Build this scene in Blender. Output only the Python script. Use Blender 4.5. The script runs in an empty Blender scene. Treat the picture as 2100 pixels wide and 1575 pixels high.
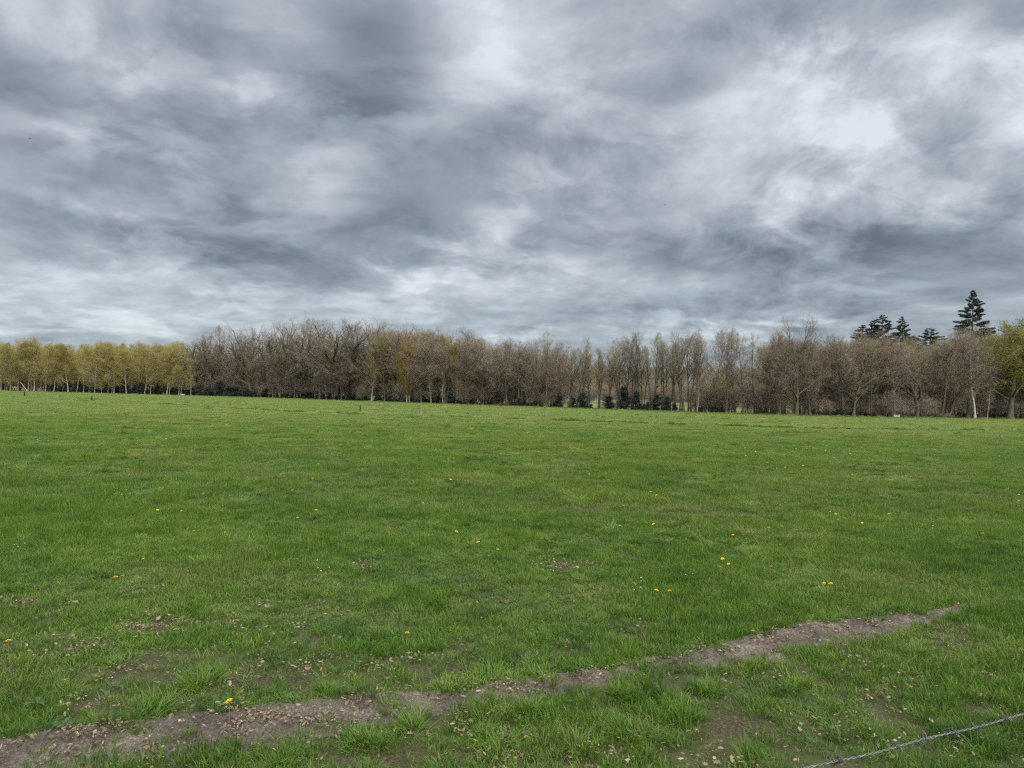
import bpy, math, random
import numpy as np
from mathutils import Matrix, Vector

SC = bpy.context.scene
COL = SC.collection
RAD = math.radians

# ------------------------------------------------------------------ camera
F = 1456.0                       # focal length in photo pixels (2100 wide)
CAM = np.array([0.0, 0.0, 1.7])
PITCH = math.atan(27.5 / F)
ROLL = math.atan(0.0240)
RM = (Matrix.Rotation(RAD(90) + PITCH, 3, 'X') @ Matrix.Rotation(ROLL, 3, 'Z'))
RN = np.array(RM)

def ray(px, py):
    return RN @ np.array([(px - 1050.0) / F, -(py - 787.5) / F, -1.0])

def ground(px, py, z=0.0):
    d = ray(px, py)
    t = (z - CAM[2]) / d[2]
    return CAM + d * t

def at_depth(px, py, Y):
    d = ray(px, py)
    return CAM + d * (Y / d[1])

def project(P):
    q = (np.asarray(P) - CAM) @ RN          # camera space = RN^T * v
    w = -q[..., 2]
    return 1050 + F * q[..., 0] / w, 787.5 - F * q[..., 1] / w

cam_d = bpy.data.cameras.new('camera')
cam_d.sensor_width = 36.0
cam_d.lens = 36.0 * F / 2100.0
cam_d.clip_start = 0.05
cam_d.clip_end = 6000
cam = bpy.data.objects.new('camera', cam_d)
COL.objects.link(cam)
cam.matrix_world = Matrix.Translation(Vector(CAM)) @ RM.to_4x4()
SC.camera = cam

SC.view_settings.view_transform = 'Standard'
SC.view_settings.look = 'None'
SC.view_settings.exposure = 0.0
SC.view_settings.gamma = 1.0
SC.cycles.max_bounces = 6
SC.cycles.diffuse_bounces = 2
SC.cycles.glossy_bounces = 1
SC.cycles.transmission_bounces = 3
SC.cycles.transparent_max_bounces = 4
SC.cycles.caustics_reflective = False
SC.cycles.caustics_refractive = False
SC.cycles.use_denoising = False
SC.cycles.use_adaptive_sampling = False
SC.cycles.filter_width = 1.3

# ------------------------------------------------------------------ helpers
def lin(r, g, b):
    f = lambda c: (c / 255 / 12.92) if c <= 10.3 else ((c / 255 + 0.055) / 1.055) ** 2.4
    return (f(r), f(g), f(b), 1.0)

class NT:
    """small wrapper for building node trees"""
    def __init__(s, tree):
        s.t = tree; s.n = tree.nodes; s.l = tree.links
    def node(s, typ, **kw):
        nd = s.n.new(typ)
        for k, v in kw.items():
            setattr(nd, k, v)
        return nd
    def put(s, sock, v):
        if v is None: return
        if isinstance(v, bpy.types.NodeSocket): s.l.new(v, sock)
        else: sock.default_value = v
    def math(s, op, a, b=None, c=None, clamp=False):
        nd = s.node('ShaderNodeMath', operation=op, use_clamp=clamp)
        s.put(nd.inputs[0], a); s.put(nd.inputs[1], b)
        if c is not None: s.put(nd.inputs[2], c)
        return nd.outputs[0]
    def vmath(s, op, a, b=None, scale=None):
        nd = s.node('ShaderNodeVectorMath', operation=op)
        s.put(nd.inputs[0], a); s.put(nd.inputs[1], b)
        if scale is not None: s.put(nd.inputs[3], scale)
        return nd.outputs[0]
    def noise(s, vec, scale, detail=2.0, rough=0.5, dist=0.0, out=0, lac=2.0):
        nd = s.node('ShaderNodeTexNoise', noise_dimensions='3D')
        s.put(nd.inputs['Vector'], vec); s.put(nd.inputs['Scale'], scale)
        s.put(nd.inputs['Detail'], detail); s.put(nd.inputs['Roughness'], rough)
        s.put(nd.inputs['Distortion'], dist); s.put(nd.inputs['Lacunarity'], lac)
        return nd.outputs[out]
    def ramp(s, fac, stops, interp='LINEAR'):
        nd = s.node('ShaderNodeValToRGB')
        cr = nd.color_ramp; cr.interpolation = interp
        while len(cr.elements) < len(stops): cr.elements.new(0.5)
        for e, (p, c) in zip(cr.elements, stops):
            e.position = p; e.color = c if len(c) == 4 else (*c, 1.0)
        s.put(nd.inputs[0], fac)
        return nd.outputs[0]
    def mapr(s, v, a, b, c=0.0, d=1.0, smooth=False):
        nd = s.node('ShaderNodeMapRange')
        if smooth: nd.interpolation_type = 'SMOOTHSTEP'
        s.put(nd.inputs[0], v); s.put(nd.inputs[1], a); s.put(nd.inputs[2], b)
        s.put(nd.inputs[3], c); s.put(nd.inputs[4], d)
        return nd.outputs[0]
    def mix(s, fac, a, b, blend='MIX'):
        nd = s.node('ShaderNodeMix', data_type='RGBA', blend_type=blend)
        s.put(nd.inputs['Factor'], fac)
        s.put(nd.inputs[6], a); s.put(nd.inputs[7], b)
        return nd.outputs[2]
    def mapping(s, vec, loc=(0, 0, 0), rot=(0, 0, 0), scale=(1, 1, 1), typ='POINT'):
        nd = s.node('ShaderNodeMapping', vector_type=typ)
        s.put(nd.inputs[0], vec)
        nd.inputs[1].default_value = loc; nd.inputs[2].default_value = rot; nd.inputs[3].default_value = scale
        return nd.outputs[0]

def new_mat(name):
    m = bpy.data.materials.new(name); m.use_nodes = True
    t = NT(m.node_tree); t.n.clear()
    out = t.node('ShaderNodeOutputMaterial')
    return m, t, out

def principled(t, color, rough=0.8, spec=0.3, normal=None):
    p = t.node('ShaderNodeBsdfPrincipled')
    t.put(p.inputs['Base Color'], color); t.put(p.inputs['Roughness'], rough)
    t.put(p.inputs['Specular IOR Level'], spec)
    if normal is not None: t.put(p.inputs['Normal'], normal)
    return p.outputs[0]

def mesh_np(name, V, tris=None, quads=None, mat=None, smooth=False, attrs=None):
    """mesh from numpy arrays; attrs: {name: per-vertex float array}"""
    me = bpy.data.meshes.new(name)
    V = np.asarray(V, np.float32)
    me.vertices.add(len(V)); me.vertices.foreach_set('co', V.ravel())
    tris = np.zeros((0, 3), np.int32) if tris is None or len(tris) == 0 else np.asarray(tris, np.int32)
    quads = np.zeros((0, 4), np.int32) if quads is None or len(quads) == 0 else np.asarray(quads, np.int32)
    nl = tris.size + quads.size
    if nl:
        me.loops.add(nl)
        me.loops.foreach_set('vertex_index', np.concatenate([tris.ravel(), quads.ravel()]))
        me.polygons.add(len(tris) + len(quads))
        starts = np.concatenate([np.arange(len(tris)) * 3, tris.size + np.arange(len(quads)) * 4]).astype(np.int32)
        me.polygons.foreach_set('loop_start', starts)
        me.polygons.foreach_set('use_smooth', np.full(len(starts), smooth))
    for k, a in (attrs or {}).items():
        at = me.attributes.new(k, 'FLOAT', 'POINT')
        at.data.foreach_set('value', np.asarray(a, np.float32))
    me.update(calc_edges=True)
    if mat: me.materials.append(mat)
    return me

class Geo:
    """collects tubes, ribbons and polygons for one mesh"""
    def __init__(s): s.V = []; s.T = []; s.Q = []; s.n = 0
    def add(s, V, T=None, Q=None):
        V = np.asarray(V, np.float64).reshape(-1, 3)
        if T is not None and len(T): s.T.append(np.asarray(T, np.int64) + s.n)
        if Q is not None and len(Q): s.Q.append(np.asarray(Q, np.int64) + s.n)
        s.V.append(V); s.n += len(V)
    def tube(s, P, R, sides=5, cap=False):
        P = np.asarray(P, float); R = np.asarray(R, float); n = len(P)
        T = np.gradient(P, axis=0); T /= np.linalg.norm(T, axis=1)[:, None] + 1e-9
        ref = np.array([0.31, 0.17, 0.93]) if abs(T[0][2]) < 0.9 else np.array([0.95, 0.2, 0.1])
        A = np.cross(T, ref); A /= np.linalg.norm(A, axis=1)[:, None] + 1e-9
        B = np.cross(T, A)
        a = np.arange(sides) * 2 * math.pi / sides
        V = P[:, None, :] + R[:, None, None] * (np.cos(a)[None, :, None] * A[:, None, :] + np.sin(a)[None, :, None] * B[:, None, :])
        i = np.arange(n - 1)[:, None] * sides; j = np.arange(sides)[None, :]; k = (j + 1) % sides
        Q = np.stack([i + j, i + k, i + sides + k, i + sides + j], -1).reshape(-1, 4)
        V = V.reshape(-1, 3); T3 = []
        if cap:
            V = np.vstack([V, P[-1]])
            e = (n - 1) * sides
            T3 = [(e + q, e + (q + 1) % sides, n * sides) for q in range(sides)]
        s.add(V, T3, Q)
    def box(s, c, size, rz=0.0):
        x, y, z = [q / 2 for q in size]
        V = np.array([(a, b, d) for a in (-x, x) for b in (-y, y) for d in (-z, z)])
        cr, sr = math.cos(rz), math.sin(rz)
        V = V @ np.array([[cr, sr, 0], [-sr, cr, 0], [0, 0, 1]]) + np.array(c)
        s.add(V, None, [(0, 1, 3, 2), (4, 6, 7, 5), (0, 4, 5, 1), (2, 3, 7, 6), (0, 2, 6, 4), (1, 5, 7, 3)])
    def mesh(s, name, mat=None, smooth=False, attrs=None):
        V = np.vstack(s.V)
        return mesh_np(name, V, np.vstack(s.T) if s.T else None, np.vstack(s.Q) if s.Q else None, mat, smooth, attrs)

def link(name, me, parent=None):
    o = bpy.data.objects.new(name, me); COL.objects.link(o)
    if parent is not None: o.parent = parent
    return o

def tag(o, label=None, cat=None, group=None, kind=None):
    if label: o['label'] = label
    if cat: o['category'] = cat
    if group: o['group'] = group
    if kind: o['kind'] = kind
    return o

def empty(name, loc, rz=0.0, scale=None):
    o = bpy.data.objects.new(name, None); COL.objects.link(o)
    o.empty_display_size = 0.2
    o.location = loc; o.rotation_euler = (0, 0, rz)
    if scale is not None: o.scale = scale if hasattr(scale, '__len__') else (scale,) * 3
    return o

# numpy value noise
def vnoise(x, y, seed=0):
    x = np.asarray(x, float); y = np.asarray(y, float)
    xi = np.floor(x).astype(np.int64); yi = np.floor(y).astype(np.int64)
    fx = x - xi; fy = y - yi
    fx = fx * fx * (3 - 2 * fx); fy = fy * fy * (3 - 2 * fy)
    def h(a, b):
        n = (a * 374761393 + b * 668265263 + seed * 974711) & 0x7fffffff
        n = ((n ^ (n >> 13)) * 1274126177) & 0x7fffffff
        return ((n ^ (n >> 16)) & 0xffff) / 65535.0
    return (h(xi, yi) * (1 - fx) + h(xi + 1, yi) * fx) * (1 - fy) + (h(xi, yi + 1) * (1 - fx) + h(xi + 1, yi + 1) * fx) * fy
def fbm(x, y, seed=0, o=3):
    s = 0; a = 0.5; t = 0
    for i in range(o):
        s = s + a * vnoise(x * 2 ** i, y * 2 ** i, seed + i * 17); t += a; a *= 0.5
    return s / t

# ------------------------------------------------------------------ sky and light
SUN_EL, SUN_AZ = RAD(48), RAD(150)      # azimuth clockwise from the view direction (+y): behind, to the right
#SKY
world = bpy.data.worlds.new("World"); SC.world = world
world.use_nodes = True
w = NT(world.node_tree); w.n.clear()
tc = w.node('ShaderNodeTexCoord')
D = tc.outputs['Generated']
sep = w.node('ShaderNodeSeparateXYZ'); w.put(sep.inputs[0], D)
dx, dy, dz = sep.outputs
# cloud layer seen in perspective
zc = w.math('ADD', w.math('MAXIMUM', dz, 0.0), 0.10)
cu = w.math('DIVIDE', dx, zc); cv = w.math('DIVIDE', dy, zc)
cp = w.node('ShaderNodeCombineXYZ'); w.put(cp.inputs[0], cu); w.put(cp.inputs[1], cv)
CP = cp.outputs[0]
# heading coordinates for the big masses of this particular sky
yy = w.math('MAXIMUM', dy, 0.08)
gp = w.node('ShaderNodeCombineXYZ'); w.put(gp.inputs[0], w.math('DIVIDE', dx, yy)); w.put(gp.inputs[1], w.math('DIVIDE', dz, yy))
GP = gp.outputs[0]
wn = w.noise(CP, 1.7, 4.0, 0.55, 0.0, out=1)
warp = w.vmath('SCALE', w.vmath('SUBTRACT', wn, (0.5, 0.5, 0.5)), scale=0.13)
warp = w.vmath('MULTIPLY', warp, (1.0, 0.75, 0.0))
GW = w.vmath('ADD', GP, warp)

BLOBS = [  # px, py, rx, ry, rotation (deg, clockwise in the sky), weight
 (100,195,300,85,14,-.26),(330,235,220,60,16,-.10),(110,322,260,55,10,-.26),(740,150,200,120,0,-.36),(700,245,120,95,0,-.18),
 (815,420,130,110,0,-.32),(850,310,200,60,0,-.16),(410,70,110,170,-25,-.14),(500,240,80,45,10,-.16),(480,365,120,40,8,-.12),
 (430,412,260,34,8,-.20),(330,490,380,38,13,-.22),(620,540,270,50,6,-.24),(800,30,120,90,0,-.16),(650,590,240,25,4,-.14),
 (60,470,200,30,5,-.12),(1080,270,150,70,0,-.24),(1050,375,110,110,0,-.16),(1390,140,150,60,-38,-.12),(1385,300,120,45,-30,-.20),
 (1290,350,60,90,0,-.13),(1280,495,330,40,-2,-.18),(1650,515,430,45,-6,-.26),(1930,565,380,70,-7,-.34),(1850,475,260,40,0,-.13),
 (1500,625,420,32,-5,-.20),(1560,30,380,45,-8,-.12),(2070,390,90,90,0,-.20),(1950,265,130,60,20,-.14),(1320,545,180,22,8,-.14),
 (700,470,330,80,5,-.10),(1230,90,230,110,0,.12),(2060,40,110,60,0,-.06),(1010,200,90,60,0,-.08),
 (60,50,260,55,32,.14),(240,80,190,55,38,.14),(570,35,190,60,24,.22),(965,70,150,160,0,.30),(1130,60,130,110,0,.14),
 (1780,190,290,150,-15,.25),(1690,290,330,60,-5,.18),(1560,210,140,60,-35,.16),(1500,185,150,50,-38,.16),(1430,345,150,60,0,.12),(2010,150,190,150,0,.26),
 (2060,250,110,70,0,.14),(945,520,200,45,-35,.30),(1020,585,290,55,-4,.26),(600,385,170,55,0,.14),(700,300,110,28,5,.20),
 (820,242,70,30,0,.18),(240,610,620,75,3,.24),(60,655,260,36,0,.24),(140,395,150,40,20,.13),(240,230,80,26,5,.12),
 (1640,662,230,16,-4,.22),(900,665,520,22,0,.12),(120,258,200,24,14,.17),(1160,245,60,70,20,.10),(1700,380,320,40,0,.06),
 (1860,590,200,16,-8,.16),(2000,640,200,14,-8,.12),(540,190,140,40,10,.12),(1250,640,260,22,0,.06),
]
acc = None
for bx, by, rx, ry, rot, wt in BLOBS:
    d = ray(bx, by)
    m = w.mapping(GW, (d[0] / d[1], d[2] / d[1], 0), (0, 0, RAD(-rot)), (1.5 * rx / F, 1.5 * ry / F, 1), 'TEXTURE')
    g = w.node('ShaderNodeTexGradient', gradient_type='SPHERICAL'); w.put(g.inputs[0], m)
    acc = w.math('MULTIPLY_ADD', w.mapr(g.outputs[1], 0.0, 0.95, 0.0, 1.0, True), wt * 0.95, 0.592 if acc is None else acc)
# cloud texture: soft rolls, billows with crisp upper rims, torn shreds
def layer(off):
    zb = w.math('ADD', w.math('MAXIMUM', dz, 0.0), off)
    cb = w.node('ShaderNodeCombineXYZ'); w.put(cb.inputs[0], w.math('DIVIDE', dx, zb)); w.put(cb.inputs[1], w.math('DIVIDE', dy, zb))
    return cb.outputs[0]
CB = layer(0.34); CH = layer(0.12)
side = w.mapr(dx, -0.25, 0.22, 0.0, 1.0, True)
wv = w.vmath('SUBTRACT', w.noise(CB, 2.2, 2.0, 0.5, 0.0, out=1), (0.5, 0.5, 0.5))
bw = w.vmath('ADD', CB, w.vmath('SCALE', wv, scale=0.22))
rolls = w.noise(w.mapping(bw, (3.1, 1.7, 0.0), (0, 0, RAD(-20)), (1.0, 1.25, 1)), 3.2, 1.5, 0.45)
lumps = w.noise(w.mapping(bw, (7.3, 2.2, 1.0), (0, 0, RAD(18)), (1.15, 1.15, 1)), 6.5, 8.0, 0.60)
edged = w.mapr(w.noise(w.mapping(bw, (2.6, 8.1, 5.0), (0, 0, RAD(-14)), (1.0, 1.3, 1)), 4.6, 8.0, 0.56), 0.45, 0.56, -0.5, 0.5, True)     # cells with a defined rim
torn = w.noise(w.mapping(bw, (1.3, 9.2, 4.0), (0, 0, RAD(-40)), (1.0, 0.62, 1)), 8.0, 9.0, 0.68)
waves = w.noise(w.mapping(CH, (4.3, 0.2, 6.0), (0, 0, RAD(6)), (1.3, 1.9, 1)), 2.8, 4.0, 0.55, 0.5)
patchy = w.mapr(w.noise(CB, 2.0, 1.0), 0.36, 0.60, 0.30, 1.0)
low = w.mapr(dz, 0.06, 0.26, 1.0, 0.0, True)
t0 = w.math('MULTIPLY_ADD', w.math('SUBTRACT', rolls, 0.5), 0.46, acc)
t0 = w.math('MULTIPLY_ADD', w.math('SUBTRACT', lumps, 0.5), w.math('MULTIPLY_ADD', patchy, 0.70, 0.14), t0)
t0 = w.math('MULTIPLY_ADD', edged, w.math('MULTIPLY', patchy, 0.19), t0)
t0 = w.math('MULTIPLY_ADD', w.math('SUBTRACT', torn, 0.5), w.math('MULTIPLY', w.math('MULTIPLY_ADD', side, 0.85, 0.30), patchy), t0)
t0 = w.math('MULTIPLY_ADD', w.math('SUBTRACT', waves, 0.5), w.math('MULTIPLY_ADD', low, 0.40, 0.06), t0)
t0 = w.math('MULTIPLY_ADD', t0, 0.92, 0.040)
ccol = w.ramp(t0, [(0.0, lin(106, 116, 131)), (0.20, lin(125, 136, 150)), (0.42, lin(153, 163, 175)),
                   (0.62, lin(176, 185, 195)), (0.80, lin(202, 209, 218)), (1.0, lin(227, 233, 241))])
# lavender tints drift through the grey
lav = w.noise(w.mapping(CP, (5, 5, 2)), 0.9, 2.0)
ccol = w.mix(w.mapr(lav, 0.45, 0.7, 0.0, 0.18), ccol, w.mix(1.0, ccol, (1.03, 0.985, 1.04, 1), 'MULTIPLY'))
ccol = w.mix(low, ccol, w.mix(1.0, ccol, (0.97, 1.015, 1.0, 1), 'MULTIPLY'))
# unseen sky overhead and round the hidden sun, brightened to light the ground
sdir = (math.sin(SUN_AZ) * math.cos(SUN_EL), math.cos(SUN_AZ) * math.cos(SUN_EL), math.sin(SUN_EL))
dot = w.node('ShaderNodeVectorMath', operation='DOT_PRODUCT'); w.put(dot.inputs[0], D); dot.inputs[1].default_value = sdir
gain = w.math('ADD', w.mapr(dz, 0.50, 0.82, 1.0, 4.6, True), w.mapr(dot.outputs['Value'], 0.35, 1.0, 0.0, 5.0, True))
thin = w.mapr(gain, 1.0, 3.0, 0.0, 1.0)          # mask for the warm tint added to the brightened unseen sky
ccol = w.mix(thin, ccol, w.mix(1.0, ccol, (1.10, 1.0, 0.86, 1), 'MULTIPLY'))
bg_c = w.node('ShaderNodeBackground'); w.put(bg_c.inputs[0], ccol); w.put(bg_c.inputs[1], gain)
skyt = w.node('ShaderNodeTexSky', sky_type='NISHITA'); skyt.sun_disc = False
skyt.sun_elevation = SUN_EL; skyt.sun_rotation = SUN_AZ
bg_s = w.node('ShaderNodeBackground'); w.put(bg_s.inputs[0], skyt.outputs[0]); bg_s.inputs[1].default_value = 0.06
ms = w.node('ShaderNodeMixShader'); ms.inputs[0].default_value = 0.95
w.l.new(bg_s.outputs[0], ms.inputs[1]); w.l.new(bg_c.outputs[0], ms.inputs[2])
wo = w.node('ShaderNodeOutputWorld'); w.l.new(ms.outputs[0], wo.inputs[0])
world.cycles.sampling_method = 'MANUAL'; world.cycles.sample_map_resolution = 512

sun_d = bpy.data.lights.new('sun', 'SUN'); sun_d.energy = 1.5; sun_d.angle = RAD(25); sun_d.color = (1.0, 0.96, 0.90)
sun = bpy.data.objects.new('sun', sun_d); COL.objects.link(sun)
sun.rotation_euler = Vector(sdir).to_track_quat('Z', 'Y').to_euler()
sun.location = (20, -20, 60)
#ENDSKY

# ------------------------------------------------------------------ meadow edge (distance of the wood along each heading)
EDGE_X = [-900, 0, 200, 400, 600, 760, 1000, 1200, 1400, 1600, 1800, 2100, 2900]
EDGE_D = [250, 221, 215, 205, 188, 165, 143, 128, 115, 106, 108, 130, 190]
def edge(px): return np.interp(px, EDGE_X, EDGE_D)
def head_px(x, y):          # photo column of a far ground point
    return project(np.stack([x, y, np.zeros_like(x)], -1))[0]

# track and worn ground, described where they show on the near ground
TRX = [-500, -200, 0, 150, 330, 500, 640, 760, 900, 1000, 1130, 1250, 1340, 1450, 1550, 1650, 1750, 1880, 1990, 2300]
TRY = [1640, 1590, 1560, 1535, 1513, 1493, 1475, 1455, 1441, 1426, 1406, 1388, 1366, 1350, 1331, 1311, 1295, 1271, 1248, 1200]
TRH = [36, 36, 33, 31, 29, 30, 29, 24, 17, 18, 16, 10, 13, 15, 24, 27, 20, 9, 5, 0.1]
WORN = [  # px, py, rx, ry, strength
 (310,1285,75,22,.9),(30,1240,60,14,.8),(160,1250,60,12,.6),(752,1162,30,9,.9),(1160,1163,75,12,.75),(550,1242,22,8,.6),
 (985,1500,130,40,.55),(640,1535,200,40,.45),(1460,1562,130,28,.8),(1625,1435,45,16,.6),(1755,1370,70,26,.6),(1870,1405,70,24,.6),
 (1800,1440,45,14,.7),(1700,1490,120,30,.55),(1290,1530,180,40,.55),(180,1450,70,24,.7),(1900,1540,140,30,.6),(2050,1400,60,20,.5),
 (1050,1560,160,25,.5),(700,1370,160,26,.35),(560,1290,120,18,.4),(850,1355,60,14,.55),(1540,1400,80,18,.45),(120,1330,120,22,.3),
 (1400,1200,30,7,.5),(1010,1240,60,8,.4),(330,1400,200,26,.3)]
def bare(x, y):
    """0 grass .. 1 bare soil at near ground points"""
    px, py = project(np.stack([x, y, np.zeros_like(x)], -1))
    n = fbm(x * 5.5, y * 5.5, 3, 3)
    h = np.interp(px, TRX, TRH) * np.clip(-0.15 + 2.3 * n, 0.05, 2)
    q = np.abs(py - np.interp(px, TRX, TRY)) / np.maximum(h, 0.1)
    b = np.clip(1.5 - q, 0, 1)
    n2 = fbm(x * 9, y * 9, 11, 3)
    for cx, cy, rx, ry, s in WORN:
        r = np.sqrt(((px - cx) / rx) ** 2 + ((py - cy) / ry) ** 2)
        b = np.maximum(b, np.clip((1.25 - r) * 1.6, 0, 1) * s * np.clip(2.3 * n2 - 0.35, 0, 1.15))
    return np.clip(b, 0, 1)

# ------------------------------------------------------------------ grass
def m_grass():
    m, t, out = new_mat('grass_blade')
    geo = t.node('ShaderNodeNewGeometry'); P = geo.outputs['Position']
    P2 = t.vmath('MULTIPLY', P, (1, 1, 0))
    a_t = t.node('ShaderNodeAttribute', attribute_name='tip').outputs['Fac']
    a_r = t.node('ShaderNodeAttribute', attribute_name='var').outputs['Fac']
    n1 = t.noise(P2, 0.45, 4.0, 0.6); n2 = t.noise(P2, 3.2, 3.0, 0.6); n3 = t.noise(P2, 0.06, 3.0, 0.55); n4 = t.noise(t.mapping(P2, (7, 3, 0)), 0.33, 4.0, 0.62)
    k = t.math('ADD', t.math('MULTIPLY', n1, 0.5), t.math('MULTIPLY', n2, 0.5))
    col = t.ramp(t.mapr(k, 0.34, 0.66), [(0.0, (0.031, 0.082, 0.009)), (0.45, (0.071, 0.148, 0.014)), (1.0, (0.135, 0.205, 0.033))])
    col = t.mix(t.mapr(n3, 0.42, 0.62), col, t.mix(1.0, col, (1.20, 1.03, 1.10, 1), 'MULTIPLY'))
    col = t.mix(t.mapr(n4, 0.53, 0.70, 0.0, 0.38), col, (0.165, 0.160, 0.060, 1))      # seed heads and worn, browner patches
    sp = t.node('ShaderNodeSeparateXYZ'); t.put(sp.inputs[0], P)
    col = t.mix(t.mapr(sp.outputs[1], 12.0, 60.0), col, t.mix(1.0, col, (1.68, 1.36, 2.6, 1), 'MULTIPLY'))   # far half lightened with distance: haze painted into the blades, plus yellowish seed
    var = t.ramp(a_r, [(0.0, (0.62, 0.74, 0.70)), (0.5, (1, 1, 1)), (0.9, (1.28, 1.14, 1.1)), (0.96, (1.9, 1.25, 1.5)), (1.0, (2.1, 1.35, 1.8))])
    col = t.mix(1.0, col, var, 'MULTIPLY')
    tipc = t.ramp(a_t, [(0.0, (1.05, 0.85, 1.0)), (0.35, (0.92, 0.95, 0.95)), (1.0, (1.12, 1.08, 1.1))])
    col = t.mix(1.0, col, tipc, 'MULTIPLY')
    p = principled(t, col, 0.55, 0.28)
    tr = t.node('ShaderNodeBsdfTranslucent'); t.put(tr.inputs[0], t.mix(1.0, col, (1.15, 1.2, 0.7, 1), 'MULTIPLY'))
    mx = t.node('ShaderNodeMixShader'); mx.inputs[0].default_value = 0.30
    t.l.new(p, mx.inputs[1]); t.l.new(tr.outputs[0], mx.inputs[2]); t.l.new(mx.outputs[0], out.inputs[0])
    return m
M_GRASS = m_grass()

def blades(rng, n, spread, hmin, hmax, wid, square=False, splay=0.5, lean=0.0, segs=3):
    """n grass blades as tapering bent strips"""
    if square: bx = rng.uniform(-spread, spread, (n, 2))
    else:
        r = spread * np.sqrt(rng.uniform(0, 1, n)); a = rng.uniform(0, 2 * np.pi, n)
        bx = np.stack([r * np.cos(a), r * np.sin(a)], 1)
    L = hmin + (hmax - hmin) * rng.beta(2.2, 2.0, n)
    az = rng.uniform(0, 2 * np.pi, n)
    if not square:                       # blades of a tuft lean outward
        out = np.arctan2(bx[:, 1], bx[:, 0]); az = out + rng.normal(0, 0.7, n)
    tilt0 = np.abs(rng.normal(0.12, 0.16, n)) + lean
    bend = np.abs(rng.normal(splay, 0.4, n))
    ts = np.linspace(0, 1, segs + 1)
    c, s = np.cos(az), np.sin(az)
    fa = az + np.pi / 2 + rng.normal(0, 0.5, n)
    wv = np.stack([np.cos(fa), np.sin(fa), np.zeros(n)], 1)
    W = wid * rng.uniform(0.65, 1.3, n)
    pts = []; p = np.stack([bx[:, 0], bx[:, 1], np.zeros(n) - 0.004], 1)
    pts.append(p)
    for i in range(segs):
        th = tilt0 + bend * (ts[i] + 0.5 / segs) * 1.25
        st = L / segs
        p = p + np.stack([c * np.sin(th) * st, s * np.sin(th) * st, np.cos(th) * st], 1)
        pts.append(p)
    V = []; tip = []
    prof = [0.75, 1.0, 0.72, 0.3][:segs] if segs == 3 else [0.85, 0.8]
    for i in range(segs):
        hw = (W * prof[i] * 0.5)[:, None] * wv
        V += [pts[i] - hw, pts[i] + hw]; tip += [np.full(n, ts[i])] * 2
    V.append(pts[-1]); tip.append(np.ones(n))
    k = 2 * segs + 1
    V = np.stack(V, 1).reshape(-1, 3); tip = np.stack(tip, 1).ravel()
    b = (np.arange(n) * k)[:, None]
    Q = np.concatenate([b + np.array([[2 * i, 2 * i + 1, 2 * i + 3, 2 * i + 2]]) for i in range(segs - 1)], 0)
    T = b + np.array([[2 * segs - 2, 2 * segs - 1, 2 * segs]])
    var = np.repeat(rng.uniform(0, 1, n), k)
    return V, T, Q, tip, var

GCOL = bpy.data.collections.new('grass_sources')        # unlinked: only feeds the meadow
GIDX = {}
def src(kind, i, *a, **k):
    rng = np.random.default_rng(1000 + len(GIDX) * 7 + i)
    V, T, Q, tip, var = blades(rng, *a, **k)
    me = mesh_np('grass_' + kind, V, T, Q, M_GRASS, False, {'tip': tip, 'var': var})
    nm = 'g%03d_%s' % (len(GCOL.objects), kind)
    o = bpy.data.objects.new(nm, me); GCOL.objects.link(o)
    GIDX.setdefault(kind, []).append(len(GCOL.objects) - 1)
for i in range(7): src('turf', i, 34, 0.055, 0.030, 0.085, 0.0034, splay=0.75)
for i in range(3): src('thin', i, 12, 0.05, 0.02, 0.06, 0.003, splay=0.9)
for i in range(8): src('tussock', i, 80 + 14 * i, 0.05 + 0.007 * i, 0.045, 0.19, 0.0042, splay=0.7 + 0.07 * i, lean=0.06 + .02 * i)
for i in range(6): src('patch_s', i, 330, 0.24, 0.035, 0.100, 0.0052, square=True, splay=0.75, segs=2)
for i in range(4): src('patch_a', i, 1500, 0.5, 0.035, 0.105, 0.0062, square=True, splay=0.7, segs=2)
for i in range(4): src('patch_b', i, 1700, 1.0, 0.04, 0.11, 0.0125, square=True, splay=1.2, lean=.12, segs=2)
for i in range(4): src('patch_c', i, 1900, 2.0, 0.04, 0.12, 0.026, square=True, splay=1.15, lean=.1, segs=2)

rng = np.random.default_rng(5)
PT, PI, PR, PS = [], [], [], []
def put_points(x, y, kinds, sxy, sz, z=None):
    n = len(x)
    PT.append(np.stack([x, y, np.zeros(n) if z is None else z], 1))
    ids = np.array(GIDX[kinds])[rng.integers(0, len(GIDX[kinds]), n)]
    PI.append(ids); PR.append(rng.uniform(0, 6.283, n))
    PS.append(np.stack([sxy, sxy, sz], 1))
def grid(y0, y1, step, wide=0.86, pad=1.0):
    ys = np.arange(y0, y1, step); out = []
    for y in ys:
        xs = np.arange(-wide * y - pad, wide * y + pad, step)
        out.append(np.stack([xs, np.full_like(xs, y)], 1))
    g = np.vstack(out)
    return g[:, 0] + rng.uniform(-.5, .5, len(g)) * step, g[:, 1] + rng.uniform(-.5, .5, len(g)) * step
def vigour(x, y):
    """how tall the grass stands: clumps of lush growth, grazed hollows"""
    v = 0.95 + 2.0 * (fbm(x * 1.5, y * 1.5, 21, 3) - 0.5) + 0.8 * (fbm(x * 0.35, y * 0.35, 31, 2) - 0.5)
    return np.clip(v, 0.35, 1.9)
def dense_tuft(x, y):
    return fbm(x * 2.1, y * 2.1, 41, 2)

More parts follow.
